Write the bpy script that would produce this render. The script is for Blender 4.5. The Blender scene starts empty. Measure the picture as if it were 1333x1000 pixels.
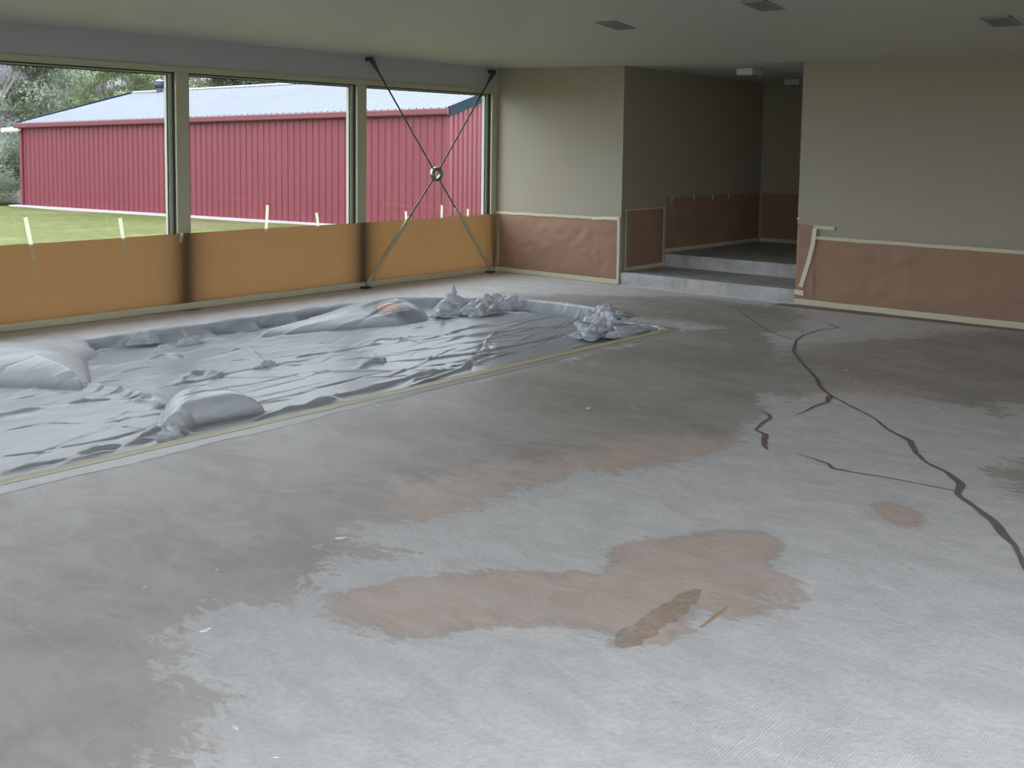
import bpy, bmesh, math, random
import numpy as np
from mathutils import noise as mn
from mathutils import Vector, Matrix
from mathutils.geometry import delaunay_2d_cdt

SC = bpy.context.scene
COL = SC.collection
PI = math.pi

# ------------------------------------------------------------------ camera
FPX, PPX, PPY = 1413.8, 666.5, 316.3            # focal length and principal point measured from the wall lines
YAW, PITCH, ROLL, EYE = 0.69167, 0.089722, 0.013333, 1.6
_f = np.array([math.cos(YAW)*math.cos(PITCH), math.sin(YAW)*math.cos(PITCH), -math.sin(PITCH)])
_r = np.cross(_f, [0, 0, 1.0]); _r /= np.linalg.norm(_r)
_u = np.cross(_r, _f)
_c, _s = math.cos(ROLL), math.sin(ROLL)
_r, _u = _c*_r + _s*_u, -_s*_r + _c*_u
E0 = np.array([0, 0, EYE])
cam_data = bpy.data.cameras.new('camera')
cam = bpy.data.objects.new('camera', cam_data); COL.objects.link(cam)
cam.matrix_world = Matrix(((_r[0], _u[0], -_f[0], 0), (_r[1], _u[1], -_f[1], 0), (_r[2], _u[2], -_f[2], EYE), (0, 0, 0, 1)))
cam_data.sensor_width = 36; cam_data.lens = FPX/1333*36
cam_data.shift_y = -(500-PPY)/1333
cam_data.clip_end = 600; cam_data.clip_start = 0.05
SC.camera = cam

def at(x, y, z=0.0):                            # the real point at height z that shows at a place of the photograph
    d = _f + _r*(x-PPX)/FPX - _u*(y-PPY)/FPX
    t = (z-EYE)/d[2]
    return E0 + d*t
def at_y(x, y, Y):
    d = _f + _r*(x-PPX)/FPX - _u*(y-PPY)/FPX
    return E0 + d*(Y/d[1])
def at_x(x, y, X):
    d = _f + _r*(x-PPX)/FPX - _u*(y-PPY)/FPX
    return E0 + d*(X/d[0])

# ------------------------------------------------------------------ sky and exposure
SC.view_settings.view_transform = 'Standard'
SC.view_settings.look = 'None'
SC.view_settings.gamma = 1.0
SC.view_settings.use_curve_mapping = False
SC.view_settings.exposure = 2.9
W = bpy.data.worlds.new('overcast'); SC.world = W; W.use_nodes = True
wn = W.node_tree; wn.nodes.clear()
wo = wn.nodes.new('ShaderNodeOutputWorld'); wb = wn.nodes.new('ShaderNodeBackground')
tc = wn.nodes.new('ShaderNodeTexCoord'); no = wn.nodes.new('ShaderNodeTexNoise'); rp = wn.nodes.new('ShaderNodeValToRGB')
no.inputs['Scale'].default_value = 1.6; no.inputs['Detail'].default_value = 5
rp.color_ramp.elements[0].position = .3; rp.color_ramp.elements[0].color = (.74, .81, .93, 1)
rp.color_ramp.elements[1].position = .7; rp.color_ramp.elements[1].color = (.88, .93, 1.0, 1)
wn.links.new(tc.outputs['Generated'], no.inputs['Vector']); wn.links.new(no.outputs['Fac'], rp.inputs['Fac'])
wn.links.new(rp.outputs['Color'], wb.inputs['Color']); wb.inputs['Strength'].default_value = 1.0
wn.links.new(wb.outputs['Background'], wo.inputs['Surface'])

def portal(name, loc, rot, sx, sy):
    l = bpy.data.lights.new(name, 'AREA'); l.shape = 'RECTANGLE'; l.size = sx; l.size_y = sy
    l.cycles.is_portal = True
    o = bpy.data.objects.new(name, l); o.location = loc; o.rotation_euler = rot; COL.objects.link(o)

# room measures
YW = 8.925; XA = 10.45; YC = 7.02; YB = 4.845; XE = 13.9
X0 = -0.8; Y0 = -1.8; ZH = 2.235; ZCW = 2.555
portal('window_daylight', (4.8, YW+.03, 1.15), (-PI/2, 0, 0), 11.4, 2.2)
portal('side_daylight', (1.3, Y0-.03, 1.1), (PI/2, 0, 0), 4.2, 2.2)
portal('rear_daylight', (X0-.03, 0, 1.1), (0, -PI/2, 0), 2.2, 3.6)

# ------------------------------------------------------------------ materials
class NT:
    def __init__(s, name):
        m = bpy.data.materials.new(name); m.use_nodes = True; s.m = m; s.t = m.node_tree; s.t.nodes.clear()
        s.out = s.n('ShaderNodeOutputMaterial')
    def n(s, typ, **kw):
        x = s.t.nodes.new(typ)
        for k, v in kw.items():
            if k in x.inputs: x.inputs[k].default_value = v
            else: setattr(x, k, v)
        return x
    def l(s, a, b): s.t.links.new(a, b)
    def noise(s, scale, detail=4, vec=None, dist=0.0, rough=.5):
        x = s.n('ShaderNodeTexNoise'); x.inputs['Scale'].default_value = scale; x.inputs['Detail'].default_value = detail
        x.inputs['Distortion'].default_value = dist; x.inputs['Roughness'].default_value = rough
        if vec is not None: s.l(vec, x.inputs['Vector'])
        return x.outputs['Fac']
    def math(s, op, a, b=None, c=None, clamp=False):
        x = s.n('ShaderNodeMath'); x.operation = op; x.use_clamp = clamp
        for i, v in enumerate((a, b, c)):
            if v is None: continue
            if isinstance(v, (int, float)): x.inputs[i].default_value = v
            else: s.l(v, x.inputs[i])
        return x.outputs[0]
    def mix(s, f, a, b):
        x = s.n('ShaderNodeMix'); x.data_type = 'RGBA'
        for i, v in ((0, f), (6, a), (7, b)):
            if isinstance(v, (int, float)): x.inputs[i].default_value = v
            elif isinstance(v, tuple): x.inputs[i].default_value = (*v[:3], 1)
            else: s.l(v, x.inputs[i])
        return x.outputs[2]
    def ramp(s, f, lo, hi):
        return s.math('SMOOTHSTEP', f, lo, hi) if False else s._ss(f, lo, hi)
    def _ss(s, f, lo, hi):
        x = s.n('ShaderNodeMapRange'); x.interpolation_type = 'SMOOTHSTEP'
        x.inputs['From Min'].default_value = lo; x.inputs['From Max'].default_value = hi
        s.l(f, x.inputs['Value']); return x.outputs['Result']
    def coords(s, scale=None, kind='Object'):
        if kind == 'World':
            o = s.n('ShaderNodeNewGeometry').outputs['Position']
        else:
            o = s.n('ShaderNodeTexCoord').outputs[kind]
        if scale:
            x = s.n('ShaderNodeMapping'); x.inputs['Scale'].default_value = scale; s.l(o, x.inputs['Vector']); o = x.outputs['Vector']
        return o
    def bump(s, h, strength=.3, dist=.01):
        x = s.n('ShaderNodeBump'); x.inputs['Strength'].default_value = strength; x.inputs['Distance'].default_value = dist
        s.l(h, x.inputs['Height']); return x.outputs['Normal']
    def bsdf(s, col, rough=.6, metal=0, spec=.5, normal=None, **kw):
        x = s.n('ShaderNodeBsdfPrincipled'); x.inputs['Metallic'].default_value = metal
        x.inputs['Specular IOR Level'].default_value = spec
        if isinstance(rough, (int, float)): x.inputs['Roughness'].default_value = rough
        else: s.l(rough, x.inputs['Roughness'])
        if isinstance(col, tuple): x.inputs['Base Color'].default_value = (*col[:3], 1)
        else: s.l(col, x.inputs['Base Color'])
        if normal is not None: s.l(normal, x.inputs['Normal'])
        return x
    def done(s, sh): s.l(sh.outputs[0] if hasattr(sh, 'outputs') else sh, s.out.inputs['Surface']); return s.m

def simple(name, col, rough=.6, metal=0, var=.12, scale=6, bump=0, spec=.4, bscale=40):
    t = NT(name); v = t.coords(kind='World'); n = t.noise(scale, 4, v)
    c = t.mix(n, tuple(x*(1-var) for x in col), tuple(min(1, x*(1+var)) for x in col))
    nm = t.bump(t.noise(bscale, 3, v), bump, .004) if bump else None
    return t.done(t.bsdf(c, rough, metal, spec, nm))

M = {}
M['wall'] = simple('wall_paint', (.385, .35, .27), .55, var=.03, scale=3, bump=.06, bscale=150, spec=.3)
M['bulkhead'] = simple('bulkhead_paint', (.47, .47, .47), .6, var=.02, scale=2)
M['ceiling'] = simple('ceiling_paint', (.56, .54, .50), .6, var=.02, scale=1.5)
M['frame'] = simple('cream_joinery', (.50, .48, .33), .45, var=.05, scale=4)
M['sash'] = simple('pale_aluminium_sash', (.50, .50, .43), .35, var=.03, scale=4)
M['gasket'] = simple('dark_gasket', (.03, .035, .02), .6)
M['kraft'] = None
M['tape'] = simple('masking_tape', (.62, .59, .42), .6, var=.08, scale=14)
M['tape_yellow'] = simple('yellow_masking_tape', (.55, .49, .26), .55, var=.1, scale=14)
M['tape_pale'] = simple('pale_tape_edge', (.72, .69, .52), .5, var=.06, scale=14)
M['steel'] = simple('dark_steel', (.10, .095, .09), .38, metal=.7, var=.15, scale=20)
M['bright_steel'] = simple('bare_steel', (.24, .25, .25), .28, metal=.9, var=.15, scale=30)
M['wrap'] = simple('taped_rod_wrap', (.42, .40, .28), .6, var=.12, scale=25)
M['lamp'] = simple('white_lamp_case', (.62, .63, .60), .45, var=.02)
M['vent'] = simple('grey_grille', (.20, .20, .19), .6, var=.04)
M['vent_frame'] = simple('grille_frame', (.33, .33, .31), .5, var=.03)
M['pool_wall'] = simple('pool_blue', (.14, .24, .38), .35, var=.15, scale=5)
M['soil'] = simple('grey_gravel', (.20, .19, .17), .95, var=.35, scale=3)
M['slab'] = simple('shed_slab', (.42, .38, .38), .8, var=.15, scale=3)
M['bark'] = simple('bark', (.20, .18, .165), .9, var=.3, scale=8)
M['orange'] = simple('orange_float', (.95, .27, .07), .45, var=.05)
M['blue'] = simple('blue_float', (.08, .20, .50), .45, var=.05)
M['outer'] = simple('outer_wall', (.35, .33, .28), .8, var=.05)
M['barge'] = simple('slate_blue_flashing', (.014, .026, .036), .75, var=.06, spec=.08)
M['galv'] = simple('dark_ventilator', (.05, .055, .08), .3, metal=.6, var=.2, scale=10)
M['chip'] = simple('white_plaster', (.80, .82, .82), .7, var=.04)
M['pvc'] = simple('white_pvc', (.82, .82, .80), .4, var=.03)
M['crack'] = simple('brown_crack_filler', (.235, .19, .165), .75, var=.22, scale=18, bump=.4, bscale=60)

def m_glass():
    t = NT('window_glass')
    tr = t.n('ShaderNodeBsdfTransparent'); tr.inputs['Color'].default_value = (.84, .85, .845, 1)
    gl = t.n('ShaderNodeBsdfGlossy'); gl.inputs['Roughness'].default_value = .03
    fr = t.n('ShaderNodeLayerWeight'); k = t.math('ADD', t.math('MULTIPLY', t.math('POWER', fr.outputs['Facing'], 5.0), .8), .025)
    mx = t.n('ShaderNodeMixShader'); t.l(k, mx.inputs[0]); t.l(tr.outputs[0], mx.inputs[1]); t.l(gl.outputs[0], mx.inputs[2])
    return t.done(mx)
M['glass'] = m_glass()

def m_paper(name, col, trans=None, tfac=.0):
    t = NT(name); v = t.coords(kind='World')
    vs = t.n('ShaderNodeMapping'); vs.inputs['Scale'].default_value = (3, 3, 60); t.l(v, vs.inputs['Vector'])
    fib = t.noise(3.0, 3, vs.outputs['Vector']); big = t.noise(2.2, 4, v)
    f = t.math('ADD', t.math('MULTIPLY', fib, .5), t.math('MULTIPLY', big, .5))
    c = t.mix(f, tuple(x*.86 for x in col), tuple(x*1.12 for x in col))
    nm = t.bump(t.noise(9, 4, v), .35, .01)
    b = t.bsdf(c, .75, spec=.25, normal=nm)
    if not tfac: return t.done(b)
    tl = t.n('ShaderNodeBsdfTranslucent')
    c2 = t.mix(f, tuple(x*.9 for x in trans), tuple(min(1, x*1.08) for x in trans)); t.l(c2, tl.inputs['Color']); t.l(nm, tl.inputs['Normal'])
    mx = t.n('ShaderNodeMixShader'); mx.inputs[0].default_value = tfac
    t.l(b.outputs[0], mx.inputs[1]); t.l(tl.outputs[0], mx.inputs[2])
    return t.done(mx)
M['kraft'] = m_paper('brown_kraft_paper', (.36, .225, .155))
M['kraft_thin'] = m_paper('backlit_kraft_paper', (.26, .17, .10), (.225, .118, .044), .5)
M['strip'] = m_paper('thin_masking_tape', (.70, .68, .52), (.85, .85, .62), .5)

def m_plastic():
    t = NT('plastic_film'); v = t.coords(kind='World')
    lift = t.n('ShaderNodeAttribute', attribute_name='lift').outputs['Fac']
    vs = t.n('ShaderNodeMapping'); vs.inputs['Scale'].default_value = (1.2, 5.5, 2); vs.inputs['Rotation'].default_value = (0, 0, .15); t.l(v, vs.inputs['Vector'])
    n1 = t.noise(4, 6, vs.outputs['Vector'], .6); n2 = t.noise(28, 4, v, .4)
    h = t.math('ADD', t.math('MULTIPLY', n1, 1.0), t.math('MULTIPLY', n2, .25))
    nm = t.bump(h, .3, .012)
    c = t.mix(n1, (.70, .74, .80), (.86, .89, .93))
    d = t.n('ShaderNodeBsdfDiffuse'); t.l(c, d.inputs['Color']); t.l(nm, d.inputs['Normal'])
    tl = t.n('ShaderNodeBsdfTranslucent'); t.l(c, tl.inputs['Color'])
    tr = t.n('ShaderNodeBsdfTransparent'); tr.inputs['Color'].default_value = (.95, .96, .98, 1)
    m1 = t.n('ShaderNodeMixShader'); m1.inputs[0].default_value = .16; t.l(d.outputs[0], m1.inputs[1]); t.l(tl.outputs[0], m1.inputs[2])
    op = t.math('ADD', t.math('MULTIPLY', lift, .42), t.math('MULTIPLY', n1, .25)); op = t.math('ADD', op, .40, clamp=True)
    m2 = t.n('ShaderNodeMixShader'); t.l(op, m2.inputs[0]); t.l(tr.outputs[0], m2.inputs[1]); t.l(m1.outputs[0], m2.inputs[2])
    g = t.n('ShaderNodeBsdfGlossy'); g.inputs['Roughness'].default_value = .28; t.l(nm, g.inputs['Normal'])
    fr = t.n('ShaderNodeFresnel'); fr.inputs['IOR'].default_value = 1.42; t.l(nm, fr.inputs['Normal'])
    m3 = t.n('ShaderNodeMixShader'); t.l(t.math('MULTIPLY', fr.outputs[0], .6), m3.inputs[0]); t.l(m2.outputs[0], m3.inputs[1]); t.l(g.outputs[0], m3.inputs[2])
    return t.done(m3)
M['plastic'] = m_plastic()
def m_blanket():
    t = NT('pool_blanket'); v = t.coords(kind='World')
    c = t.mix(t.noise(1.3, 5, v), (.24, .30, .36), (.34, .40, .46))
    return t.done(t.bsdf(c, .4, spec=.4))
M['blanket'] = m_blanket()

def m_floor():
    t = NT('bare_concrete'); v = t.coords(kind='World')
    a = t.n('ShaderNodeAttribute', attribute_name='marks')
    sp = t.n('ShaderNodeSeparateColor'); t.l(a.outputs['Color'], sp.inputs[0])
    stain, pink, dark = sp.outputs
    vs = t.n('ShaderNodeMapping'); vs.inputs['Rotation'].default_value = (0, 0, -YAW); vs.inputs['Scale'].default_value = (1.0, .55, 1); t.l(v, vs.inputs['Vector'])
    n1 = t.noise(1.5, 8, vs.outputs['Vector'], .5, .62)
    n2 = t.noise(6.5, 8, vs.outputs['Vector'], .9, .66)
    n3 = t.noise(45, 4, v)
    n4 = t.noise(24, 6, vs.outputs['Vector'], 1.0, .7)
    edge = t.math('ADD', t.math('MULTIPLY', t.math('SUBTRACT', n1, .5), .5), t.math('MULTIPLY', t.math('SUBTRACT', n2, .5), .75))
    edge = t.math('ADD', edge, t.math('MULTIPLY', t.math('SUBTRACT', n4, .5), .55))
    s = t.math('ADD', stain, edge)
    s1 = t._ss(s, .44, .58)
    p = t._ss(t.math('ADD', pink, edge), .35, .75)
    light = t.mix(t._ss(n2, .3, .7), (.66, .65, .66), (.80, .785, .795))
    tan = t.mix(t._ss(t.math('ADD', t.math('MULTIPLY', n1, .6), t.math('MULTIPLY', n2, .4)), .38, .62), (.40, .36, .335), (.55, .51, .49))
    pnk = t.mix(t._ss(n2, .3, .7), (.62, .49, .435), (.70, .575, .525))
    tan = t.mix(p, tan, pnk)
    c = t.mix(s1, light, tan)
    # pale scuffs on the tan areas
    sc = t._ss(t.noise(3.2, 9, vs.outputs['Vector'], 1.2, .7), .54, .70)
    c = t.mix(t.math('MULTIPLY', sc, .55), c, (.60, .60, .605))
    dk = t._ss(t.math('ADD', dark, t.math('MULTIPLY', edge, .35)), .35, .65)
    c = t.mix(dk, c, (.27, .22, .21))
    c = t.mix(t.math('MULTIPLY', t._ss(n3, .35, .75), .18), c, (.38, .37, .36))
    # trowel swirls
    w = t.n('ShaderNodeTexWave'); w.wave_type = 'RINGS'; w.inputs['Scale'].default_value = 33; w.inputs['Distortion'].default_value = 11
    w.inputs['Detail'].default_value = 2.5; w.inputs['Detail Scale'].default_value = .35; t.l(v, w.inputs['Vector'])
    sw = t.math('MULTIPLY', w.outputs['Fac'], t.math('SUBTRACT', 1.0, s1))
    sw = t.math('MULTIPLY', sw, t._ss(n1, .34, .58))
    h = t.math('ADD', t.math('MULTIPLY', sw, .10), t.math('ADD', t.math('MULTIPLY', n3, .5), t.math('MULTIPLY', n2, 1.0)))
    nm = t.bump(h, .35, .008)
    r = t.mix(s1, (.62, .62, .62), (.50, .50, .50))
    return t.done(t.bsdf(c, r, spec=.38, normal=nm))
M['floor'] = m_floor()

def m_step():
    t = NT('step_concrete'); v = t.coords(kind='World')
    n = t.noise(5, 7, v, .6, .65)
    c = t.mix(t._ss(n, .3, .7), (.38, .38, .375), (.55, .55, .55))
    return t.done(t.bsdf(c, .65, spec=.3, normal=t.bump(t.noise(22, 5, v), .3, .006)))
M['step'] = m_step()
def m_coping():
    t = NT('cleaned_concrete_strip'); v = t.coords(kind='World')
    n = t.noise(7, 7, v, .8, .65)
    x = t.n('ShaderNodeSeparateXYZ'); t.l(v, x.inputs[0])
    k = t._ss(t.math('ADD', x.outputs[0], t.math('MULTIPLY', n, 1.2)), 3.6, 6.6)
    a = t.mix(t._ss(n, .3, .7), (.84, .83, .845), (.93, .92, .94))
    b = t.mix(t._ss(n, .3, .7), (.42, .395, .37), (.50, .475, .45))
    return t.done(t.bsdf(t.mix(k, a, b), .6, spec=.3))
M['coping'] = m_coping()
M['joint'] = simple('pale_edge_grout', (.55, .53, .49), .7, var=.12, scale=9)

def m_steel_sheet(name, col, rough, lo=.93):
    t = NT(name); v = t.coords(kind='World')
    n = t.noise(.9, 5, v, .3)
    c = t.mix(n, tuple(x*.9 for x in col), tuple(min(1, x*1.1) for x in col))
    return t.done(t.bsdf(c, rough, spec=.4))
M['red'] = m_steel_sheet('red_wall_sheet', (.16, .029, .039), .5)
M['gutter'] = m_steel_sheet('red_gutter', (.115, .023, .028), .4)
M['roof'] = m_steel_sheet('pale_roof_sheet', (.168, .18, .20), .5)

def m_grass():
    t = NT('lawn_grass'); v = t.coords(kind='World')
    n = t.noise(.45, 6, v, .6); n2 = t.noise(3.5, 6, v); n3 = t.noise(.22, 5, v, 1.0)
    c = t.mix(t._ss(n2, .3, .7), (.082, .104, .026), (.135, .14, .046))
    c = t.mix(t.math('MULTIPLY', t._ss(n, .5, .68), .6), c, (.19, .18, .085))
    c = t.mix(t.math('MULTIPLY', t._ss(n3, .56, .66), .7), c, (.15, .115, .07))
    return t.done(t.bsdf(c, .9, spec=.15, normal=t.bump(t.noise(35, 5, v), .6, .05)))
M['grass'] = m_grass()
def m_hill():
    t = NT('scrub_hill'); v = t.coords(kind='World')
    n = t.noise(.35, 8, v, .5, .7); n2 = t.noise(2.2, 6, v)
    c = t.mix(t._ss(n, .35, .65), (.16, .16, .15), (.26, .255, .265))
    c = t.mix(t.math('MULTIPLY', t._ss(n2, .5, .7), .6), c, (.10, .125, .06))
    return t.done(t.bsdf(c, .95, spec=.1))
M['hill'] = m_hill()
def m_leaf(name, a, b):
    t = NT(name); v = t.coords(kind='World')
    c = t.mix(t._ss(t.noise(1.4, 5, v), .35, .65), a, b)
    d = t.n('ShaderNodeBsdfDiffuse'); t.l(c, d.inputs['Color'])
    tl = t.n('ShaderNodeBsdfTranslucent'); t.l(c, tl.inputs['Color'])
    m = t.n('ShaderNodeMixShader'); m.inputs[0].default_value = .25; t.l(d.outputs[0], m.inputs[1]); t.l(tl.outputs[0], m.inputs[2])
    return t.done(m)
M['leaf_green'] = m_leaf('green_leaves', (.21, .25, .14), (.36, .41, .24))  # distance haze is put into the leaf colours: lightened and greyed
M['leaf_dark'] = m_leaf('dark_leaves', (.14, .165, .12), (.25, .285, .2))
M['leaf_grey'] = m_leaf('grey_scrub_leaves', (.22, .22, .215), (.35, .35, .35))

# ------------------------------------------------------------------ helpers
def obj(name, bm, mat, parent=None, smooth=False, kind=None):
    me = bpy.data.meshes.new(name)
    if isinstance(bm, tuple): me.from_pydata(bm[0], [], bm[1])
    else: bm.to_mesh(me); bm.free()
    me.update()
    for m in (mat if isinstance(mat, list) else [mat]): me.materials.append(m)
    if smooth: me.polygons.foreach_set('use_smooth', [True]*len(me.polygons))
    o = bpy.data.objects.new(name, me); COL.objects.link(o)
    if parent: o.parent = parent
    if kind: o['kind'] = kind
    return o
def struct(name, bm, mat, parent=None, **k): return obj(name, bm, mat, parent, kind='structure', **k)
def local(o, origin):                           # move a mesh built in world coordinates under its thing's base
    o.data.transform(Matrix.Translation(-Vector(origin)))
    return o
def empty(name, loc, label=None, cat=None, group=None):
    o = bpy.data.objects.new(name, None); COL.objects.link(o); o.location = loc; o.empty_display_size = .1
    if label: tag(o, label, cat, group)
    return o
def tag(o, label, cat, group=None):
    o['label'] = label; o['category'] = cat
    if group: o['group'] = group
    return o
def part(name, bm, mat, parent, smooth=False, label=None, root=None):
    o = obj(name, bm, mat, parent, smooth)
    q = root if root is not None else parent
    local(o, q.location)
    if label: o['label'] = label
    return o
def box(bm, x0, x1, y0, y1, z0, z1, bev=0):
    v = [bm.verts.new((x, y, z)) for z in (z0, z1) for y in (y0, y1) for x in (x0, x1)]
    fs = [bm.faces.new([v[i] for i in q]) for q in ((0, 2, 3, 1), (4, 5, 7, 6), (0, 1, 5, 4), (2, 6, 7, 3), (0, 4, 6, 2), (1, 3, 7, 5))]
    if bev:
        es = list({e for f in fs for e in f.edges})
        bmesh.ops.bevel(bm, geom=es, offset=bev, segments=2, affect='EDGES')
    return bm
def B(*a, **k):
    bm = bmesh.new(); return box(bm, *a, **k)
def tube(bm, a, b, r, seg=12, r2=None):
    a = Vector(a); b = Vector(b); d = (b-a); L = d.length; q = d.to_track_quat('Z', 'Y').to_matrix().to_4x4()
    bmesh.ops.create_cone(bm, cap_ends=True, segments=seg, radius1=r, radius2=r if r2 is None else r2, depth=L,
                          matrix=Matrix.Translation((a+b)/2) @ q)
    return bm
def grid(fn, nu, nv):
    vs = [fn(i/nu, j/nv) for j in range(nv+1) for i in range(nu+1)]
    fs = [(j*(nu+1)+i, j*(nu+1)+i+1, (j+1)*(nu+1)+i+1, (j+1)*(nu+1)+i) for j in range(nv) for i in range(nu)]
    return ([tuple(v) for v in vs], fs)
rnd = random.Random(4)
def wob(x, k=0):                                # smooth wobble in -1..1
    return (math.sin(x*1.0+k*1.7)+math.sin(x*2.3+k*4.1)*.6+math.sin(x*5.1+k*2.9)*.35)/1.95

# ------------------------------------------------------------------ pool outline (plan)
OUT = [(0.3, 5.0), (8.10, 4.985), (8.17, 5.0), (8.235, 5.08), (8.25, 5.2), (8.22, 5.4), (8.225, 5.5), (8.30, 5.56), (8.43, 5.60), (8.53, 5.69),
       (8.62, 5.84), (8.70, 6.05), (8.74, 6.35), (8.75, 6.65), (8.70, 6.98), (8.56, 7.32), (8.36, 7.6), (8.12, 7.83),
       (7.85, 8.0), (7.5, 8.09), (0.3, 8.12)]
OUTA = np.array(OUT)
def seg_dist(P, A, Bq):
    d = Bq-A; L = (d@d)+1e-12
    t = np.clip(((P-A)@d)/L, 0, 1)
    return np.hypot(*(P-(A+t[:, None]*d)).T), t
def poly_sd(P, poly):                           # positive inside
    poly = np.asarray(poly, float); n = len(poly); D = np.full(len(P), 1e9); ins = np.zeros(len(P), bool)
    for i in range(n):
        a, b = poly[i], poly[(i+1) % n]
        D = np.minimum(D, seg_dist(P, a, b)[0])
        c = ((a[1] > P[:, 1]) != (b[1] > P[:, 1]))
        with np.errstate(divide='ignore', invalid='ignore'):
            xx = (b[0]-a[0])*(P[:, 1]-a[1])/(b[1]-a[1])+a[0]
        ins ^= c & (P[:, 0] < xx)
    return np.where(ins, D, -D)
def line_dist(P, pts):
    D = np.full(len(P), 1e9); T = np.zeros(len(P)); n = len(pts)-1
    for i in range(n):
        d, t = seg_dist(P, np.array(pts[i], float), np.array(pts[i+1], float))
        m = d < D; D[m] = d[m]; T[m] = (i+t[m])/n
    return D, T

# ------------------------------------------------------------------ floor
def build_floor():
    xs0, xs1, ys0, ys1 = X0, XA+.1, Y0, YW+.08
    pts = []
    for x in np.arange(1.6, XA+.05, .06):
        for y in np.arange(-.4, YW, .06):
            pts.append((x+rnd.uniform(-.01, .01), y+rnd.uniform(-.01, .01)))
    P = np.array(pts); sd = poly_sd(P, OUT)
    pts = [tuple(p) for p, s in zip(pts, sd) if s < -.03]
    for x in np.arange(xs0+.3, xs1, .5):
        for y in np.arange(ys0+.3, ys1, .5):
            if not (1.4 < x and y > -.6) and poly_sd(np.array([[x, y]]), OUT)[0] < -.05: pts.append((x, y))
    n0 = len(pts)
    b = []
    for x in np.arange(xs0, xs1, .3): b += [(x, ys0), (x, ys1)]
    for y in np.arange(ys0, ys1, .3): b += [(xs0, y), (xs1, y)]
    b += [(xs1, ys0), (xs1, ys1), (xs0, ys1)]
    pts += b
    k = len(pts); pts += OUT
    edges = [(k+i, k+(i+1) % len(OUT)) for i in range(len(OUT))]
    vs, es, fs, *_ = delaunay_2d_cdt([Vector(p) for p in pts], edges, [], 0, 1e-5)
    V = np.array([tuple(v) for v in vs])
    F = [f for f in fs]
    C = np.array([V[list(f)].mean(0) for f in F]); s = poly_sd(C, OUT)
    F = [tuple(f) for f, q in zip(F, s) if q < 0]
    F2 = []
    for f in F:
        a, b_, c = (V[i] for i in f[:3])
        cr = (b_[0]-a[0])*(c[1]-a[1])-(b_[1]-a[1])*(c[0]-a[0])
        F2.append(f if cr > 0 else tuple(reversed(f)))
    o = struct('floor', ([(x, y, 0.0) for x, y in V], F2), M['floor'])
    def pp(*q): return [tuple(at(x, y)[:2]) for x, y in q]
    def soft(poly, w): return np.clip(.5+poly_sd(V, poly)/w*.5, 0, 1)
    # tan / bare areas read off the photograph
    st = soft(pp((-900, 700), (0, 600), (250, 560), (450, 525), (700, 470), (880, 428), (1000, 420), (1040, 470), (1010, 540), (960, 590),
                 (860, 612), (760, 630), (660, 655), (590, 690), (480, 700), (560, 715), (470, 740), (400, 800), (300, 800), (240, 830),
                 (260, 870), (330, 890), (290, 930), (285, 1000), (240, 1300), (-900, 1300)), .35)
    pA = soft(pp((430, 770), (520, 755), (640, 742), (720, 745), (790, 745), (775, 712), (860, 702), (930, 690), (1000, 692), (1035, 712),
                 (1030, 740), (1050, 770), (1062, 800), (1010, 812), (930, 815), (880, 835), (800, 842), (790, 825), (700, 812), (640, 815), (560, 832), (440, 835), (400, 800)), .16)
    pB = soft(pp((1112, 658), (1150, 648), (1190, 655), (1215, 685), (1190, 692), (1150, 682)), .12)
    pC = soft(pp((900, 470), (1040, 440), (1333, 420), (1500, 470), (1450, 520), (1333, 560), (1240, 540), (1120, 520), (1040, 545), (960, 520)), .6)*.72
    pD = soft(pp((1230, 600), (1333, 585), (1440, 620), (1400, 690), (1320, 660), (1250, 640)), .3)*.62
    pE = soft(pp((640, 380), (900, 385), (1060, 400), (1060, 430), (980, 440), (860, 420), (700, 400)), .5)*.8
    br_ = np.array([mn.noise(Vector((x*2.1, y*2.1, 5)))+.6*mn.noise(Vector((x*5.2, y*5.2, 8))) for x, y in V])
    br2 = np.array([mn.noise(Vector((x*3.3+9, y*3.3, 15))) for x, y in V])
    pA = pA*np.clip(1.0-.55*np.clip(br_, 0, 1), 0, 1)
    iso = soft(pp((420, 830), (640, 830), (900, 850), (1050, 900), (1000, 960), (700, 960), (450, 940)), .5)*np.clip(br2*1.6, 0, .62)
    st = np.maximum.reduce([st*.82-.16*np.clip(br_, 0, 1), iso, pA*1.05, pB*.85, pC, pD, pE])
    wall_band = ((V[:, 1] > 8.15) & (V[:, 0] < 9.6))*.30
    st = np.maximum(st, wall_band)
    pink = np.maximum.reduce([pA, iso, pB, soft(pp((500, 620), (700, 590), (860, 560), (980, 570), (900, 605), (700, 640), (560, 690), (480, 700)), .3)*.8,
                              soft(pp((1000, 500), (1180, 470), (1300, 520), (1100, 560), (1000, 560)), .4)*.5, soft(pp((150, 700), (420, 640), (520, 700), (460, 770), (250, 800)), .5)*.35])
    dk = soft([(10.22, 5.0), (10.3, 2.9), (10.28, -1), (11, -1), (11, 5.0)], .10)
    dk = np.maximum(dk, soft(pp((235, 401), (262, 398), (262, 404), (225, 406)), .05)*.9)
    # brown drag mark in the pink area
    dd, tt = line_dist(V, pp((806, 838), (903, 772)))
    dk = np.maximum(dk, 0)
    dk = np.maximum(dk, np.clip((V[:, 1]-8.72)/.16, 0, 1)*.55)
    ca = o.data.color_attributes.new('marks', 'FLOAT_COLOR', 'POINT')
    arr = np.stack([st, pink, dk, np.ones(len(V))], 1).astype(np.float32)
    ca.data.foreach_set('color', arr.ravel())
    return o
floor = build_floor()

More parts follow.
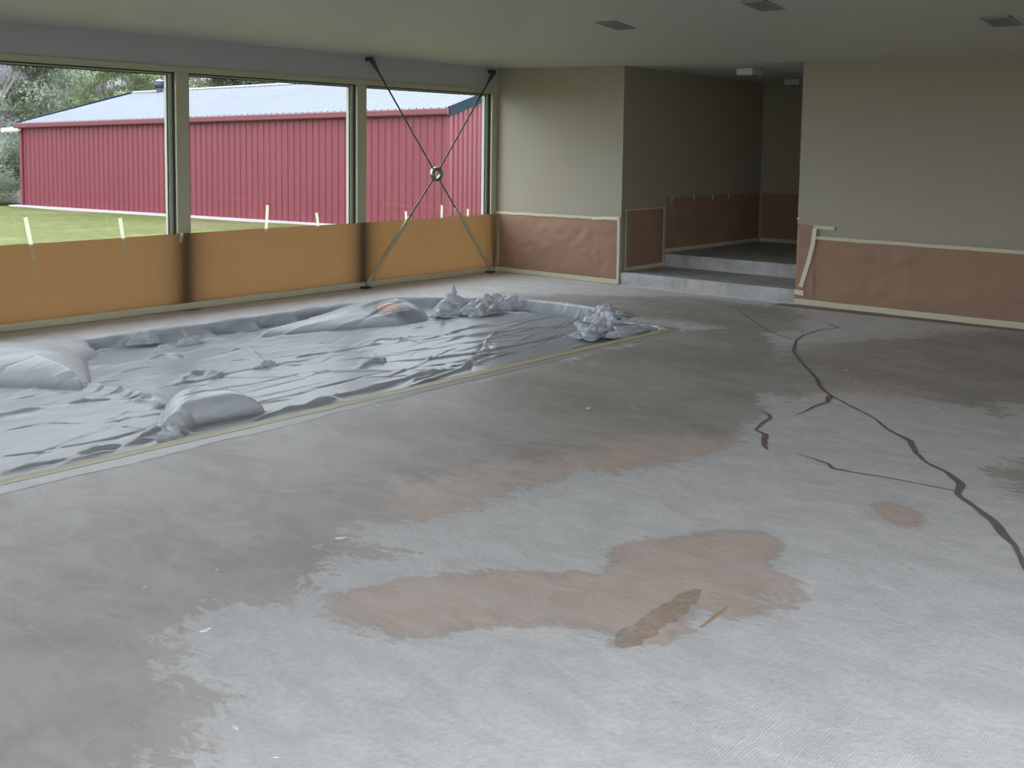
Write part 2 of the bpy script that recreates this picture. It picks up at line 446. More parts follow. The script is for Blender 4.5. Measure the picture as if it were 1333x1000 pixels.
def ribbon(pts, widths, z=.0015, jitter=0):
    V = []; Fc = []
    pts = [np.array(p[:2]) for p in pts]
    for i, p in enumerate(pts):
        a = pts[max(0, i-1)]; b = pts[min(len(pts)-1, i+1)]; d = (b-a)/max(1e-9, np.linalg.norm(b-a)); n = np.array([-d[1], d[0]])
        w = widths[i]/2
        p1 = p+n*w*(1+rnd.uniform(-jitter, jitter)); p2 = p-n*w*(1+rnd.uniform(-jitter, jitter))
        V += [(p1[0], p1[1], z), (p2[0], p2[1], z)]
        if i: Fc.append((2*i-2, 2*i-1, 2*i+1, 2*i))
    return V, Fc
def resample(pts, step, wl=None):
    o = []; wo_ = []
    for i in range(len(pts)-1):
        a = np.array(pts[i][:2]); b = np.array(pts[i+1][:2]); n = max(1, int(np.linalg.norm(b-a)/step))
        for k in range(n):
            o.append(a+(b-a)*k/n)
            if wl: wo_.append(wl[i]+(wl[i+1]-wl[i])*k/n)
    o.append(np.array(pts[-1][:2]))
    if wl: wo_.append(wl[-1]); return o, wo_
    return o
def crack(px, w):
    P = [at(x, y) for x, y in px]
    pts, ws = resample(P, .05, w)
    pts = [p+np.array([rnd.uniform(-1, 1), rnd.uniform(-1, 1)])*.003 for p in pts]
    obj('crack_filler', ribbon(pts, [w_*.85 for w_ in ws], .0018, .16), M['crack'], floor)
crack([(960, 403), (967, 408), (985, 421), (1000, 431), (1018, 438), (1037, 443), (1034, 452), (1033, 459), (1043, 472), (1054, 483), (1064, 494), (1068, 505), (1081, 515), (1100, 525), (1137, 544),
       (1160, 562), (1186, 575), (1192, 590), (1207, 603), (1232, 615), (1252, 630), (1246, 643), (1268, 660), (1293, 678), (1306, 695), (1322, 712), (1334, 740), (1352, 775), (1385, 850), (1400, 960)],
      [.012, .014, .016, .016, .015, .018, .034, .03, .026, .028, .036, .034, .024, .02, .018, .024, .045, .03, .024, .03, .05, .034, .03, .05, .05, .026, .026, .024, .018, .006])
crack([(1037, 443), (1046, 436), (1066, 430), (1092, 427), (1077, 421), (1058, 417), (1030, 408)], [.02, .02, .018, .02, .014, .01, .004])
crack([(1080, 516), (1077, 524), (1058, 530), (1050, 535), (1036, 541)], [.05, .03, .022, .02, .005])
crack([(992, 536), (1001, 540), (1003, 545), (991, 552), (983, 560), (996, 566), (995, 581), (1000, 586)], [.008, .03, .034, .03, .02, .04, .034, .012])
crack([(1034, 590), (1055, 596), (1078, 604), (1084, 610), (1110, 615), (1160, 623), (1210, 633), (1243, 639)], [.006, .014, .024, .03, .018, .016, .014, .01])
# dried brown glue smear and orange streak on the pink patch
t_ = NT('brown_glue_smear'); v_ = t_.coords(kind='World'); n_ = t_.noise(14, 6, v_, .8)
sm = t_.bsdf(t_.mix(n_, (.50, .37, .27), (.56, .44, .34)), .6, spec=.3)
tr_ = t_.n('ShaderNodeBsdfTransparent'); mx_ = t_.n('ShaderNodeMixShader'); t_.l(t_.math('MULTIPLY', t_._ss(n_, .15, .8), .8), mx_.inputs[0]); t_.l(tr_.outputs[0], mx_.inputs[1]); t_.l(sm.outputs[0], mx_.inputs[2])
M['smear'] = t_.done(mx_)
pts, ws = resample([at(806, 843), at(818, 834), at(860, 804), at(895, 779), at(910, 768)], .03, [.03, .10, .10, .085, .02])
obj('glue_smear', ribbon(pts, ws, .0015, .25), M['smear'], floor)
M['orange_streak'] = simple('orange_streak', (.58, .37, .18), .6, var=.15, scale=20)
pts, ws = resample([at(912, 818), at(930, 804), at(948, 790)], .02, [.008, .012, .008])
obj('paint_streak', ribbon(pts, ws, .0015, .3), M['orange_streak'], floor)

# pool edge strip of cleaner concrete and its pale outer line
def offset_outline(off):
    pts = resample(OUT[:-1], .08); res = []
    for i, p in enumerate(pts):
        a = pts[max(0, i-2)]; b = pts[min(len(pts)-1, i+2)]; d = (b-a)/np.linalg.norm(b-a)
        res.append(p+np.array([d[1], -d[0]])*off)
    return res
near = offset_outline(.07)
cut = [i for i, p in enumerate(near) if p[0] > 8.1][0]
ns = near[:cut+3]
def clean_strip():
    V = []; Fc = []
    for i, p in enumerate(ns):
        V += [(p[0], p[1]+.07, .0012), (p[0], p[1]-.065-.05*float(np.clip((6-p[0])/3.5, 0, 1))-.02*wob(p[0]*7)-.012*rnd.random(), .0012)]
        if i: Fc.append((2*i-2, 2*i-1, 2*i+1, 2*i))
    return V, Fc
obj('coping_strip', clean_strip(), M['coping'], floor)
outer = [p for p in offset_outline(.135) if p[1] < 6.0 and p[0] > 4.5]
obj('coping_edge_line', ribbon(outer, [.012]*len(outer), .002, .3), M['joint'], floor)

# white plaster chips lying on the floor
chips = [(268, 820, .03), (307, 947, .02), (443, 701, .03), (282, 742, .012), (188, 764, .01), (766, 532, .035), (1046, 521, .02), (1101, 482, .025), (1105, 492, .014), (359, 986, .012)]
CH = ['white plaster chip on the border of the dark and pale concrete at lower left', 'white plaster fleck nearest the bottom edge left of centre', 'flat white plaster chip left of the pinkish patch', 'tiny white fleck on the dark concrete at the left, beyond the larger chip',
      'tiny white fleck farthest left on the dark concrete', 'white plaster chip in the middle of the floor', 'white chip beside the fork of the long crack', 'white fleck to the right of the long crack', 'tiny white fleck just in front of the one right of the long crack', 'tiny white fleck at the bottom edge of the floor']
for i, (x, y, s) in enumerate(chips):
    bm = bmesh.new(); bmesh.ops.create_icosphere(bm, subdivisions=2, radius=.5)
    for v in bm.verts:
        k = 1+.35*math.sin(v.co.x*9+i)*math.cos(v.co.y*7+i*2)
        v.co = Vector((v.co.x*s*k*1.5, v.co.y*s*k*.8, max(-.12, v.co.z)*s*.25+s*.03))
    o = obj('plaster_chip', bm, M['chip']); p = at(x, y); o.location = (p[0], p[1], .0005); o.rotation_euler = (0, 0, i*1.3)
    tag(o, CH[i], 'debris', 'plaster chips on the floor')

# ------------------------------------------------------------------ pool basin and blanket
bm = bmesh.new()
top = [bm.verts.new((x, y, -.001)) for x, y in OUT]; bot = [bm.verts.new((x, y, -1.2)) for x, y in OUT]
for i in range(len(OUT)):
    j = (i+1) % len(OUT); bm.faces.new((top[j], top[i], bot[i], bot[j]))
bm.faces.new(bot)
struct('pool_basin', bm, M['pool_wall'])
ins = []
for i, p in enumerate(OUT):
    c = np.array((4.5, 6.56)); q = np.array(p); d = c-q; ins.append(tuple(q+d/np.linalg.norm(d)*.012))
bm = bmesh.new(); tv = [bm.verts.new((x, y, -.118)) for x, y in ins]; bv = [bm.verts.new((x, y, -.135)) for x, y in ins]
bm.faces.new(tv); bm.faces.new(list(reversed(bv)))
for i in range(len(ins)):
    j = (i+1) % len(ins); bm.faces.new((tv[i], bv[i], bv[j], tv[j]))
o = obj('pool_blanket', bm, M['blanket']); tag(o, 'blue grey floating pool blanket under the clear plastic sheet', 'pool cover')

# orange and blue float under the plastic
fl = empty('pool_float', (7.42, 7.70, -.118), 'orange and blue float showing through the peaked plastic at the far side of the pool', 'float')
bm = bmesh.new(); bmesh.ops.create_uvsphere(bm, u_segments=24, v_segments=14, radius=.5)
for v in bm.verts: v.co = Vector((v.co.x*.33, v.co.y*.27, max(0, v.co.z)*.18+.062))
obj('float_top', bm, M['orange'], fl, True)
bm = bmesh.new(); bmesh.ops.create_cone(bm, cap_ends=True, segments=28, radius1=.155, radius2=.14, depth=.075)
for v in bm.verts: v.co.z += .0385
obj('float_base', bm, M['blue'], fl, False)

# ------------------------------------------------------------------ plastic sheet
ZS = -.1
def build_sheet():
    h = .0125
    xs = np.arange(.3, 8.86, h); ys = np.arange(4.93, 8.20, h)
    XX, YY = np.meshgrid(xs, ys); P = np.stack([XX.ravel(), YY.ravel()], 1)
    sd = poly_sd(P, OUT)
    Z = np.full(len(P), ZS)
    rs = np.random.RandomState(3)
    def P2(*q): return [tuple(at(x, y, ZS)[:2]) for x, y in q]
    # fine stretched ripples, along the sheet
    def fbm(x, y, seed):
        r2 = np.random.RandomState(seed); o = np.zeros_like(x)
        for k in range(9):
            fx, fy = r2.uniform(.5, 3.5), r2.uniform(4, 26); a = 1/(1+fy*.12)
            o += a*np.sin(fx*x+fy*y+r2.uniform(0, 6)+1.8*np.sin(x*r2.uniform(.6, 2.2)+y*r2.uniform(.5, 2)+r2.uniform(0, 6)))
        return o/4
    r_ = fbm(P[:, 0], P[:, 1], 7)
    Z += .0035*np.abs(r_)+.002*fbm(P[:, 0], P[:, 1], 12)
    lift = np.zeros(len(P))
    def near_box(pts, m):
        a = np.array(pts); return np.where((P[:, 0] > a[:, 0].min()-m) & (P[:, 0] < a[:, 0].max()+m) & (P[:, 1] > a[:, 1].min()-m) & (P[:, 1] < a[:, 1].max()+m))[0]
    def ridge(px, hh, w, lf=.5, world=False, taper=True):
        pts = px if world else P2(*px)
        I = near_box(pts, w*3.2); d, t = line_dist(P[I], pts)
        tp = np.clip(np.minimum(t, 1-t)*6, 0, 1)**.5 if taper else 1
        g = np.exp(-1.7*d/w)*tp*(1-np.exp(-1.7*3.2))
        cr = 1+.12*np.sin(t*len(pts)*4+rs.uniform(0, 6))
        Z[I] += hh*g*cr
        lift[I] = np.maximum(lift[I], lf*g)
    def hump(poly, hh, edge, lf=1.0, pw=.6, peak=None, world=False):
        pts = poly if world else P2(*poly)
        I = near_box(pts, .02); s = poly_sd(P[I], pts)
        k = np.clip(s/edge, 0, 1)
        if peak is not None:
            pk = np.array(peak if world else P2(peak)[0]); R_ = np.hypot(*(P[I]-pk).T); mx = np.hypot(*(np.array(pts)-pk).T).max()
            # cone from outline to peak
            g = s/(s+R_*.5+1e-6)*(s > 0); g = g**pw
        else:
            g = (1-(1-k)**2)**pw
        q = hh*g*(s > 0)
        Z[I] = np.maximum(Z[I], Z[I]+q)
        lift[I] = np.maximum(lift[I], lf*np.clip(g*3, 0, 1)*(s > 0))
    # big blown-up dome at the left
    hump([(-190, 528), (-60, 508), (0, 504), (60, 505), (108, 507), (118, 500), (112, 470), (128, 462), (90, 452), (40, 450), (-60, 458), (-200, 480)], .185, .62, pw=.62)
    I = near_box(P2((-60, 508), (118, 455)), .1)
    # pulled folds running out of the dome
    ridge([(112, 500), (130, 507), (150, 510), (165, 513), (200, 520), (218, 530)], .035, .05, .8)
    ridge([(118, 462), (135, 458), (165, 452), (188, 449), (200, 437), (215, 433)], .03, .035, .8)
    ridge([(215, 433), (245, 444), (255, 447), (300, 440)], .022, .022, .7)
    ridge([(60, 532), (110, 522), (150, 512), (180, 508)], .016, .03, .6)
    ridge([(-20, 548), (8, 541), (60, 532)], .028, .05, .7)
    # box-like hump near the front edge
    hump([(208, 562), (214, 535), (225, 524), (270, 520), (310, 522), (335, 531), (345, 537), (322, 541), (290, 546), (255, 553), (244, 563)], .12, .19, pw=.55)
    ridge([(244, 561), (228, 570), (215, 578), (205, 585)], .05, .045, 1.)
    ridge([(170, 522), (200, 527), (212, 532)], .035, .05, .8)
    ridge([(180, 572), (200, 562), (212, 556)], .03, .035, .7)
    # peaked tent over the float
    hump([(340, 440), (400, 434), (470, 428), (520, 424), (556, 417), (556, 412), (530, 405), (480, 405), (420, 415), (370, 428), (335, 436)], .178, .5, pw=.62, peak=(514, 411))
    fx = np.clip(1-((P[:, 0]-7.42)/.19)**2-((P[:, 1]-7.70)/.16)**2, 0, 1)**.5
    fz = -.045+fx*.086; on = fx > .02; Z = np.where(on, np.maximum(Z, fz), Z); lift = np.where(fx > .05, lift-(1.1+lift)*np.clip(fx*1.6-.2, 0, 1), lift)
    # long diagonal folds
    for px, hh, w, lf in (
        ([(235, 500), (248, 491), (262, 487), (290, 490)], .045, .06, .8),
        ([(195, 508), (235, 500), (260, 497), (310, 484), (345, 479), (370, 473), (400, 468)], .018, .03, .5),
        ([(345, 478), (335, 466), (322, 458)], .022, .03, .6),
        ([(295, 460), (310, 456), (325, 458), (332, 464)], .03, .04, .7),
        ([(190, 470), (215, 464), (240, 466)], .04, .045, .8),
        ([(200, 462), (208, 455), (222, 452)], .035, .035, .8),
        ([(382, 466), (400, 463), (450, 457), (485, 450), (500, 448)], .02, .03, .7),
        ([(478, 450), (495, 443), (525, 443), (545, 447)], .028, .05, .6),
        ([(540, 446), (580, 437), (600, 430), (625, 425), (632, 422)], .022, .03, .8),
        ([(580, 441), (640, 436), (680, 430), (740, 426)], .03, .07, .5),
        ([(655, 426), (672, 423), (700, 416), (740, 410), (770, 408)], .018, .03, .7),
        ([(468, 480), (490, 472), (503, 472)], .045, .045, .8),
        ([(505, 471), (560, 468), (620, 460), (680, 449), (715, 441), (724, 436)], .02, .03, .7),
        ([(400, 530), (440, 517), (500, 504), (545, 490), (600, 480)], .03, .05, .6),
        ([(510, 512), (560, 496), (600, 482), (620, 465), (640, 460)], .022, .03, .7),
        ([(330, 549), (370, 536), (400, 530), (440, 520)], .03, .06, .5),
        ([(100, 592), (140, 585), (205, 572)], .03, .05, .6),
        ([(0, 618), (50, 606), (100, 598), (150, 588)], .02, .05, .5),
        ([(740, 454), (780, 449), (820, 440)], .02, .03, .6),
        ([(610, 412), (640, 406), (670, 409), (700, 411)], .03, .05, .6),
    ): ridge(px, hh, w, lf)
    # tight creases pressed down
    for px in ([(60, 607), (140, 588), (220, 558)], [(0, 562), (60, 551), (110, 552)], [(60, 585), (110, 578), (150, 570), (215, 553)], [(0, 595), (40, 590), (70, 588)], [(130, 552), (200, 540), (215, 538)],
               [(250, 510), (330, 500), (400, 485)], [(280, 492), (400, 491)], [(330, 525), (380, 515), (420, 505)], [(400, 508), (470, 492), (520, 490), (545, 489)], [(400, 484), (500, 482)], [(400, 453), (470, 452)],
               [(120, 495), (180, 480), (240, 472)], [(240, 440), (330, 432), (400, 422)], [(0, 525), (60, 512), (110, 512)], [(160, 555), (190, 560)], [(620, 447), (700, 441), (760, 432)], [(560, 455), (620, 444)], [(430, 470), (520, 462), (560, 452)],
               [(150, 528), (190, 520), (230, 525)], [(300, 470), (400, 462)], [(260, 476), (330, 466)], [(560, 478), (640, 462), (720, 448)], [(520, 440), (600, 434)]):
        ridge(px, -.012, .014, 0)
    for k in range(90):
        x = rs.uniform(2.4, 8.2); y = rs.uniform(5.2, 7.9); L = rs.uniform(.3, 1.5); a = rs.normal(.12, .28)
        pts = [(x+L*s_*math.cos(a), y+L*s_*math.sin(a)+.03*math.sin(s_*7+k)) for s_ in (0, .35, .7, 1)]
        ridge(pts, rs.choice([-.010, -.008, .012, .009]), rs.uniform(.012, .022), .25, world=True)
    gx = np.clip(1-((P[:, 0]-7.28)/.33)**2-((P[:, 1]-7.53)/.30)**2, 0, 1)
    lift = lift*(1-gx**.4)-.95*np.clip(gx*1.5, 0, 1)
    # edges: rise up the pool wall and lie on the floor lip
    e = np.clip(1-(sd-.005)/.13, 0, 1)**1.6
    puck = .5+.5*np.sin(P[:, 0]*9+2*np.sin(P[:, 0]*3.1)+3*P[:, 1])
    far = P[:, 1] > 6.5
    e = np.where(far, np.clip(1-(sd-.0)/(.05+.12*puck), 0, 1)**1.3, e)
    zt = .0015+.02*np.abs(np.sin(P[:, 0]*5.3+1.5*np.sin(P[:, 0]*1.9)))*(far | (P[:, 0] > 8.15))
    Z2 = Z*(1-e)+zt*e
    Z2 = np.where(sd <= 0, zt*np.clip(1+sd/.06, .25, 1), Z2)
    Z = np.maximum(Z2, ZS-.012)
    Z = np.where(sd < .003, np.maximum(Z, .0012), Z)
    lift = np.where(lift < 0, lift, np.maximum(lift, np.clip(e*.35, 0, 1))); lift = np.where(sd < .02, .6, lift)
    keep = sd > -.045+.012*np.sin(P[:, 0]*17)
    ny, nx = XX.shape; idx = -np.ones(len(P), int)
    K = keep.reshape(ny, nx); Q = K[:-1, :-1] & K[1:, :-1] & K[:-1, 1:] & K[1:, 1:]
    base = np.arange(ny*nx).reshape(ny, nx)
    f = np.stack([base[:-1, :-1][Q], base[:-1, 1:][Q], base[1:, 1:][Q], base[1:, :-1][Q]], 1)
    used = np.unique(f); idx[used] = np.arange(len(used)); f = idx[f]
    me = bpy.data.meshes.new('plastic_film')
    me.vertices.add(len(used)); me.vertices.foreach_set('co', np.stack([P[used, 0], P[used, 1], Z[used]], 1).astype(np.float32).ravel())
    me.loops.add(f.size); me.loops.foreach_set('vertex_index', f.astype(np.int32).ravel())
    me.polygons.add(len(f)); me.polygons.foreach_set('loop_start', np.arange(0, f.size, 4, dtype=np.int32))
    me.update(calc_edges=True); me.validate()
    me.polygons.foreach_set('use_smooth', np.ones(len(me.polygons), bool))
    at_ = me.attributes.new('lift', 'FLOAT', 'POINT'); at_.data.foreach_set('value', lift[used].astype(np.float32))
    me.materials.append(M['plastic'])
    return me
sheet = empty('plastic_sheet', (4.5, 6.5, 0), 'crumpled translucent plastic sheet taped over the sunken pool', 'plastic sheet')
me = build_sheet(); me.transform(Matrix.Translation((-4.5, -6.5, 0)))
o = bpy.data.objects.new('plastic_film', me); COL.objects.link(o); o.parent = sheet

def crumple(centre, size, seed, rot=0, sub=6, sharp=1.0):
    bm = bmesh.new(); bmesh.ops.create_icosphere(bm, subdivisions=sub, radius=1)
    R_ = Matrix.Rotation(rot, 3, 'Z')
    for v in bm.verts:
        n = v.co.normalized(); q = n*1.6+Vector((seed*3.1, seed*1.7, seed))
        a = abs(mn.noise(q))+.4*abs(mn.noise(q*2.1))+.12*abs(mn.noise(q*4.5))
        b = mn.noise(q*.8+Vector((9, 0, 0)))
        k = .62+sharp*.5*a+.45*b
        w = R_ @ Vector((n.x*size[0]*k, n.y*size[1]*k, 0))
        z = max(n.z, -.12)*size[2]*k
        v.co = Vector((centre[0]+w.x, centre[1]+w.y, centre[2]+z))
    me_v = len(bm.verts)
    o = part('bunched_plastic', bm, M['plastic'], sheet, True)
    at_ = o.data.attributes.new('lift', 'FLOAT', 'POINT'); at_.data.foreach_set('value', [.75]*me_v)
    return o
def cp(x, y, z=-.08): return tuple(at(x, y, z))
crumple(cp(586, 404), (.16, .12, .22), 1, .3)
crumple(cp(582, 408), (.22, .15, .10), 2, .3)
crumple(cp(628, 406), (.32, .16, .13), 3, .1)
crumple(cp(645, 402), (.26, .14, .17), 4, -.2)
crumple(cp(675, 400), (.28, .12, .10), 5, -.7)
crumple(cp(770, 434, -.06), (.30, .20, .12), 6, .2)
crumple(cp(790, 426, -.03), (.26, .20, .16), 7, 1.2)
crumple(cp(788, 412, -.02), (.20, .22, .12), 8, 1.4)
crumple(cp(815, 434, -.02), (.34, .10, .08), 9, .0)
crumple(cp(806, 411, .0), (.10, .14, .05), 13, 1.4)
crumple(cp(222, 572, -.06), (.09, .07, .08), 10, .8, 5)
crumple(cp(494, 472, -.1), (.06, .05, .05), 11, .2, 4)
crumple(cp(188, 445, -.07), (.16, .08, .10), 12, 0, 5)
crumple(cp(247, 447, -.09), (.14, .05, .06), 14, 0, 5)
crumple(cp(347, 478, -.1), (.12, .06, .05), 15, 0, 5)

# tape holding the near edge
tp = [p for p in offset_outline(.012) if p[1] < 5.1 and p[0] > .3 and p[0] < 8.26]
part('edge_tape', ribbon(tp, [.064+.010*wob(i*.4) for i in range(len(tp))], .0032), M['tape_yellow'], sheet, label='yellow tape strip')
tp2 = [p for p in offset_outline(.050) if p[1] < 5.06 and p[0] > .3 and p[0] < 8.24]
part('edge_tape', ribbon(tp2, [.019+.004*wob(i*.7) for i in range(len(tp2))], .0036), M['tape_pale'], sheet, label='pale outer strip of tape')
tp3 = [p for p in offset_outline(.0) if 5.55 < p[1] < 5.9 and p[0] > 8.3]
part('edge_tape', ribbon(tp3, [.05]*len(tp3), .03), M['tape_yellow'], sheet, label='short yellow tape at the pool corner')

# ------------------------------------------------------------------ ceiling
def hb(y):
    return float(np.interp(y, [-6, 2.0, 2.76, 4.845, 7.02, 8.925], [2.405, 2.405, 2.423, 2.488, 2.524, 2.555]))
bm = bmesh.new()
V_ = bm.verts.new
C_ = V_((XA, YW, ZCW)); t5 = 5.0
A_ = V_((XA-t5, YW-t5, ZCW+.09*t5)); A2 = V_((XA-t5, 1.0, 3.0)); A3 = V_((X0+2.2, YW-t5, 3.0)); A4 = V_((X0+2.2, 1.0, 3.0))
back = [V_((XA, y, hb(y))) for y in (8.2, YC, 6.0, YB, 4.0, 2.76, 2.0, 0.5, -1, Y0)]
left = V_((X0, YW, ZCW)); rl = V_((X0, Y0, 2.45))
bm.faces.new((C_, A_, back[0]))
for a, b in zip(back[:8], back[1:9]): bm.faces.new((a, A_ if a.co.y > 3 else A2, b) if a.co.y > 3 or True else ())
bm.faces.new((back[5], A_, A2)) if False else None
bm.faces.new((left, A3, A_, C_)); bm.faces.new((left, rl, A4, A3)); bm.faces.new((A3, A4, A2, A_))
bm.faces.new((rl, back[-1], A2, A4)); bm.faces.new((back[8], A2, back[9]))
# join gap between the two fans
bm.faces.new((back[5], A_, A2))
pq = [V_((XA-.001, YC+.02, hb(YC))), V_((XE+.1, YC+.02, 2.508)), V_((XE+.1, YB-.02, 2.500)), V_((XA-.001, YB-.02, hb(YB)))]
bm.faces.new(pq)
struct('ceiling', bm, M['ceiling'])
struct('roof_eave', B(X0-.9, XA+.2, YW+.16, YW+.45, 2.50, 2.62), M['outer'])

# ------------------------------------------------------------------ walls
def wall_poly(name, x0, x1, ya, yb, tops, zb=0.0):
    """slab normal to x from ya to yb with a sloping top, tops = list of (y,z)"""
    bm = bmesh.new(); ys = [q[0] for q in tops]
    tops = [(q[0], q[1]+.04) for q in tops]; f0 = [bm.verts.new((x0, y, zb)) for y in ys]; f1 = [bm.verts.new((x0, y, z)) for y, z in tops]
    g0 = [bm.verts.new((x1, y, zb)) for y in ys]; g1 = [bm.verts.new((x1, y, z)) for y, z in tops]
    n = len(ys)
    for i in range(n-1):
        bm.faces.new((f0[i], f1[i], f1[i+1], f0[i+1])); bm.faces.new((g0[i], g0[i+1], g1[i+1], g1[i]))
        bm.faces.new((f1[i], g1[i], g1[i+1], f1[i+1])); bm.faces.new((f0[i], f0[i+1], g0[i+1], g0[i]))
    bm.faces.new((f0[0], g0[0], g1[0], f1[0])); bm.faces.new((f0[-1], f1[-1], g1[-1], g0[-1]))
    bmesh.ops.recalc_face_normals(bm, faces=bm.faces)
    return struct(name, bm, M['wall'])
wall_poly('wall_back_left', XA, XA+.12, 0, 0, [(YC, hb(YC)), (8.2, hb(8.2)), (YW+.12, ZCW)])
wall_poly('wall_back_right', XA, XA+.12, 0, 0, [(y, hb(y)) for y in (Y0, -1, .5, 2.0, 2.76, 4.0, YB)])
struct('wall_passage_left', B(XA+.12, XE+.12, YC, YC+.12, 0, 2.53), M['wall'])
struct('wall_passage_right', B(XA+.12, XE+.12, YB-.12, YB, 0, 2.53), M['wall'])
struct('wall_passage_end', B(XE, XE+.12, YB-.1, YC+.1, 0, 2.53), M['wall'])
struct('floor_step', B(XA+.005, 11.41, YB, YC, 0, .15, bev=.008), M['step'])
struct('floor_landing', B(11.41, XE, YB, YC, 0, .30, bev=.008), M['step'])
# step edge strips: pale joint lines at the foot of both risers
obj('riser_joint', B(XA-.012, XA+.006, YB, YC, .0, .012), M['joint'], floor)
obj('riser_joint', B(11.39, 11.412, YB, YC, .15, .160), M['joint'], floor)

# window wall: bulkhead, posts, sashes, panes
struct('wall_window', B(X0, XA+.12, YW, YW+.16, ZH+.055, ZCW+.02), M['bulkhead'])
struct('trim_head', B(X0, XA, YW-.012, YW+.16, ZH, ZH+.056, bev=.004), M['frame'])
struct('trim_sill', B(X0, XA, YW-.02, YW+.16, -.02, .065, bev=.004), M['frame'])
posts = [(5.84+2.256*k, 5.978+2.256*k) for k in range(-4, 2)]
for i, (a, b) in enumerate(posts):
    struct('trim_%d' % (i+1), B(a, b, YW-.008, YW+.13, .065, ZH, bev=.005), M['frame'])
struct('trim_%d' % (len(posts)+1), B(10.35, XA, YW-.008, YW+.13, .065, ZH, bev=.005), M['frame'])
spans = [(posts[i][1], posts[i+1][0]) for i in range(len(posts)-1)]+[(posts[-1][1], 10.35)]
for i, (a, b) in enumerate(spans):
    bm = bmesh.new(); y0, y1 = YW+.055, YW+.13; w = .042
    box(bm, a, a+w, y0, y1, .065, ZH, .003); box(bm, b-w, b, y0, y1, .065, ZH, .003)
    box(bm, a+w, b-w, y0, y1, ZH-.022, ZH, .003); box(bm, a+w, b-w, y0, y1, .065, .11, .003)
    wdw = struct('window_%d' % (i+1), bm, M['sash'])
    bm = bmesh.new(); g = .008
    for (p, q, r, s) in ((a+w, a+w+g, .11, ZH-.022), (b-w-g, b-w, .11, ZH-.022)): box(bm, p, q, y0+.012, y0+.026, r, s)
    box(bm, a+w, b-w, y0+.012, y0+.026, ZH-.022-g, ZH-.022); box(bm, b-.006, b+.002, YW+.02, y0+.002, .065, ZH); box(bm, a, b, YW+.02, y0+.002, ZH-.010, ZH+.001)
    obj('gasket', bm, M['gasket'], wdw)
    obj('pane', B(a+w, b-w, YW+.076, YW+.080, .11, ZH-.022), M['glass'], wdw)

# hidden sides of the room: glazed openings behind and to the right of the camera
def glazed(name, vertical_x, pos, a, b, n, o1):
    bm = bmesh.new()
    def bb(p, q, z0, z1, t=.12):
        if vertical_x: box(bm, pos-t, pos, p, q, z0, z1)
        else: box(bm, p, q, pos-t, pos, z0, z1)
    if 1:
        bb(a, b, 2.16, 3.05); bb(a, o1, -.02, .03); bb(o1, b, -.02, 2.16)
        for k in range(n+1):
            x = a+(o1-a)*k/n; bb(max(a, x-.04), min(o1, x+.04), .03, 2.16)
    return struct(name, bm, M['frame'])
glazed('wall_rear', True, X0, Y0, YW+.16, 2, 1.8)
glazed('wall_right', False, Y0, X0, XA, 1, 3.4)

# ------------------------------------------------------------------ masking paper
def paper_x(name, x, ya, yb, za, zb, parent, mat, depth=.012, seed=0, nu=60, nv=16, ztop=None, sag=0):
    """sheet on a wall normal to x (faces -x), from y=ya (left) to yb (right)"""
    def fn(u, v):
        y = ya+(yb-ya)*u; zt = (ztop(u) if ztop else zb); z = za+(zt-za)*v
        e = min(1, u*12, (1-u)*12)*min(1, v*6+.1, (1-v)*6+.1)
        w = (mn.noise(Vector((y*2.2, z*3.5, seed)))*1.0+abs(mn.noise(Vector((y*4.5+z*3, z*5-y*1.5, seed+5))))*1.1+.4*mn.noise(Vector((y*11, z*12, seed+9))))
        return (x-.004-depth*e*max(0, w+.35), y, z)
    g = grid(fn, nu, nv)
    o = part(name, (g[0], g[1]), mat, parent, True)
    return o
def strip_x(x, pts, w, parent, mat=None, label=None):
    """flat tape on a plane of constant x through (y,z) points"""
    V = []; Fc = []; n = len(pts)
    for i, p in enumerate(pts):
        a = np.array(pts[max(0, i-1)]); b = np.array(pts[min(n-1, i+1)]); d = (b-a)/np.linalg.norm(b-a); nn = np.array([-d[1], d[0]])
        for s in (1, -1):
            q = np.array(p)+nn*w/2*s; V.append((x-.001*(i % 2)*.3, q[0], q[1]))
        if i: Fc.append((2*i-2, 2*i-1, 2*i+1, 2*i))
    nf = len(V); V += [(v[0]+.0015, v[1], v[2]) for v in V]
    Fc += [tuple(reversed([k+nf for k in f])) for f in Fc]
    return part('masking_tape', (V, Fc), mat or M['tape'], parent, label=label)
def wavy(a, b, n, amp, k=0):
    return [(a[0]+(b[0]-a[0])*i/n, a[1]+(b[1]-a[1])*i/n+amp*wob(i*1.1, k)) for i in range(n+1)]

# window wall: one long backlit sheet
pw = empty('window_masking_paper', (5, YW-.03, .06), 'long backlit orange kraft paper sheet along the foot of the windows', 'masking paper')
_tp = [at_y(a, b, YW-.03) for a, b in ((0, 320), (120, 312), (230, 304.5), (350, 297), (470, 290), (560, 284.5), (640, 278.5))]
PTX = [q[0] for q in _tp]; PTZ = [q[2] for q in _tp]
def fn(u, v):
    x = X0+.1+(10.40-X0-.1)*u; zt = float(np.interp(x, PTX, PTZ))+.003*wob(x*2.1)
    z = .062+(zt-.062)*v
    w = mn.noise(Vector((x*1.5, z*2, 3)))*.004+.003*mn.noise(Vector((x*7, z*9, 1)))
    if x > 10.1: w += .018*math.sin((x-10.1)*22+z*3)
    return (x, YW-.026-abs(w), z)
g = grid(fn, 420, 10); part('paper', g, M['kraft_thin'], pw, True)
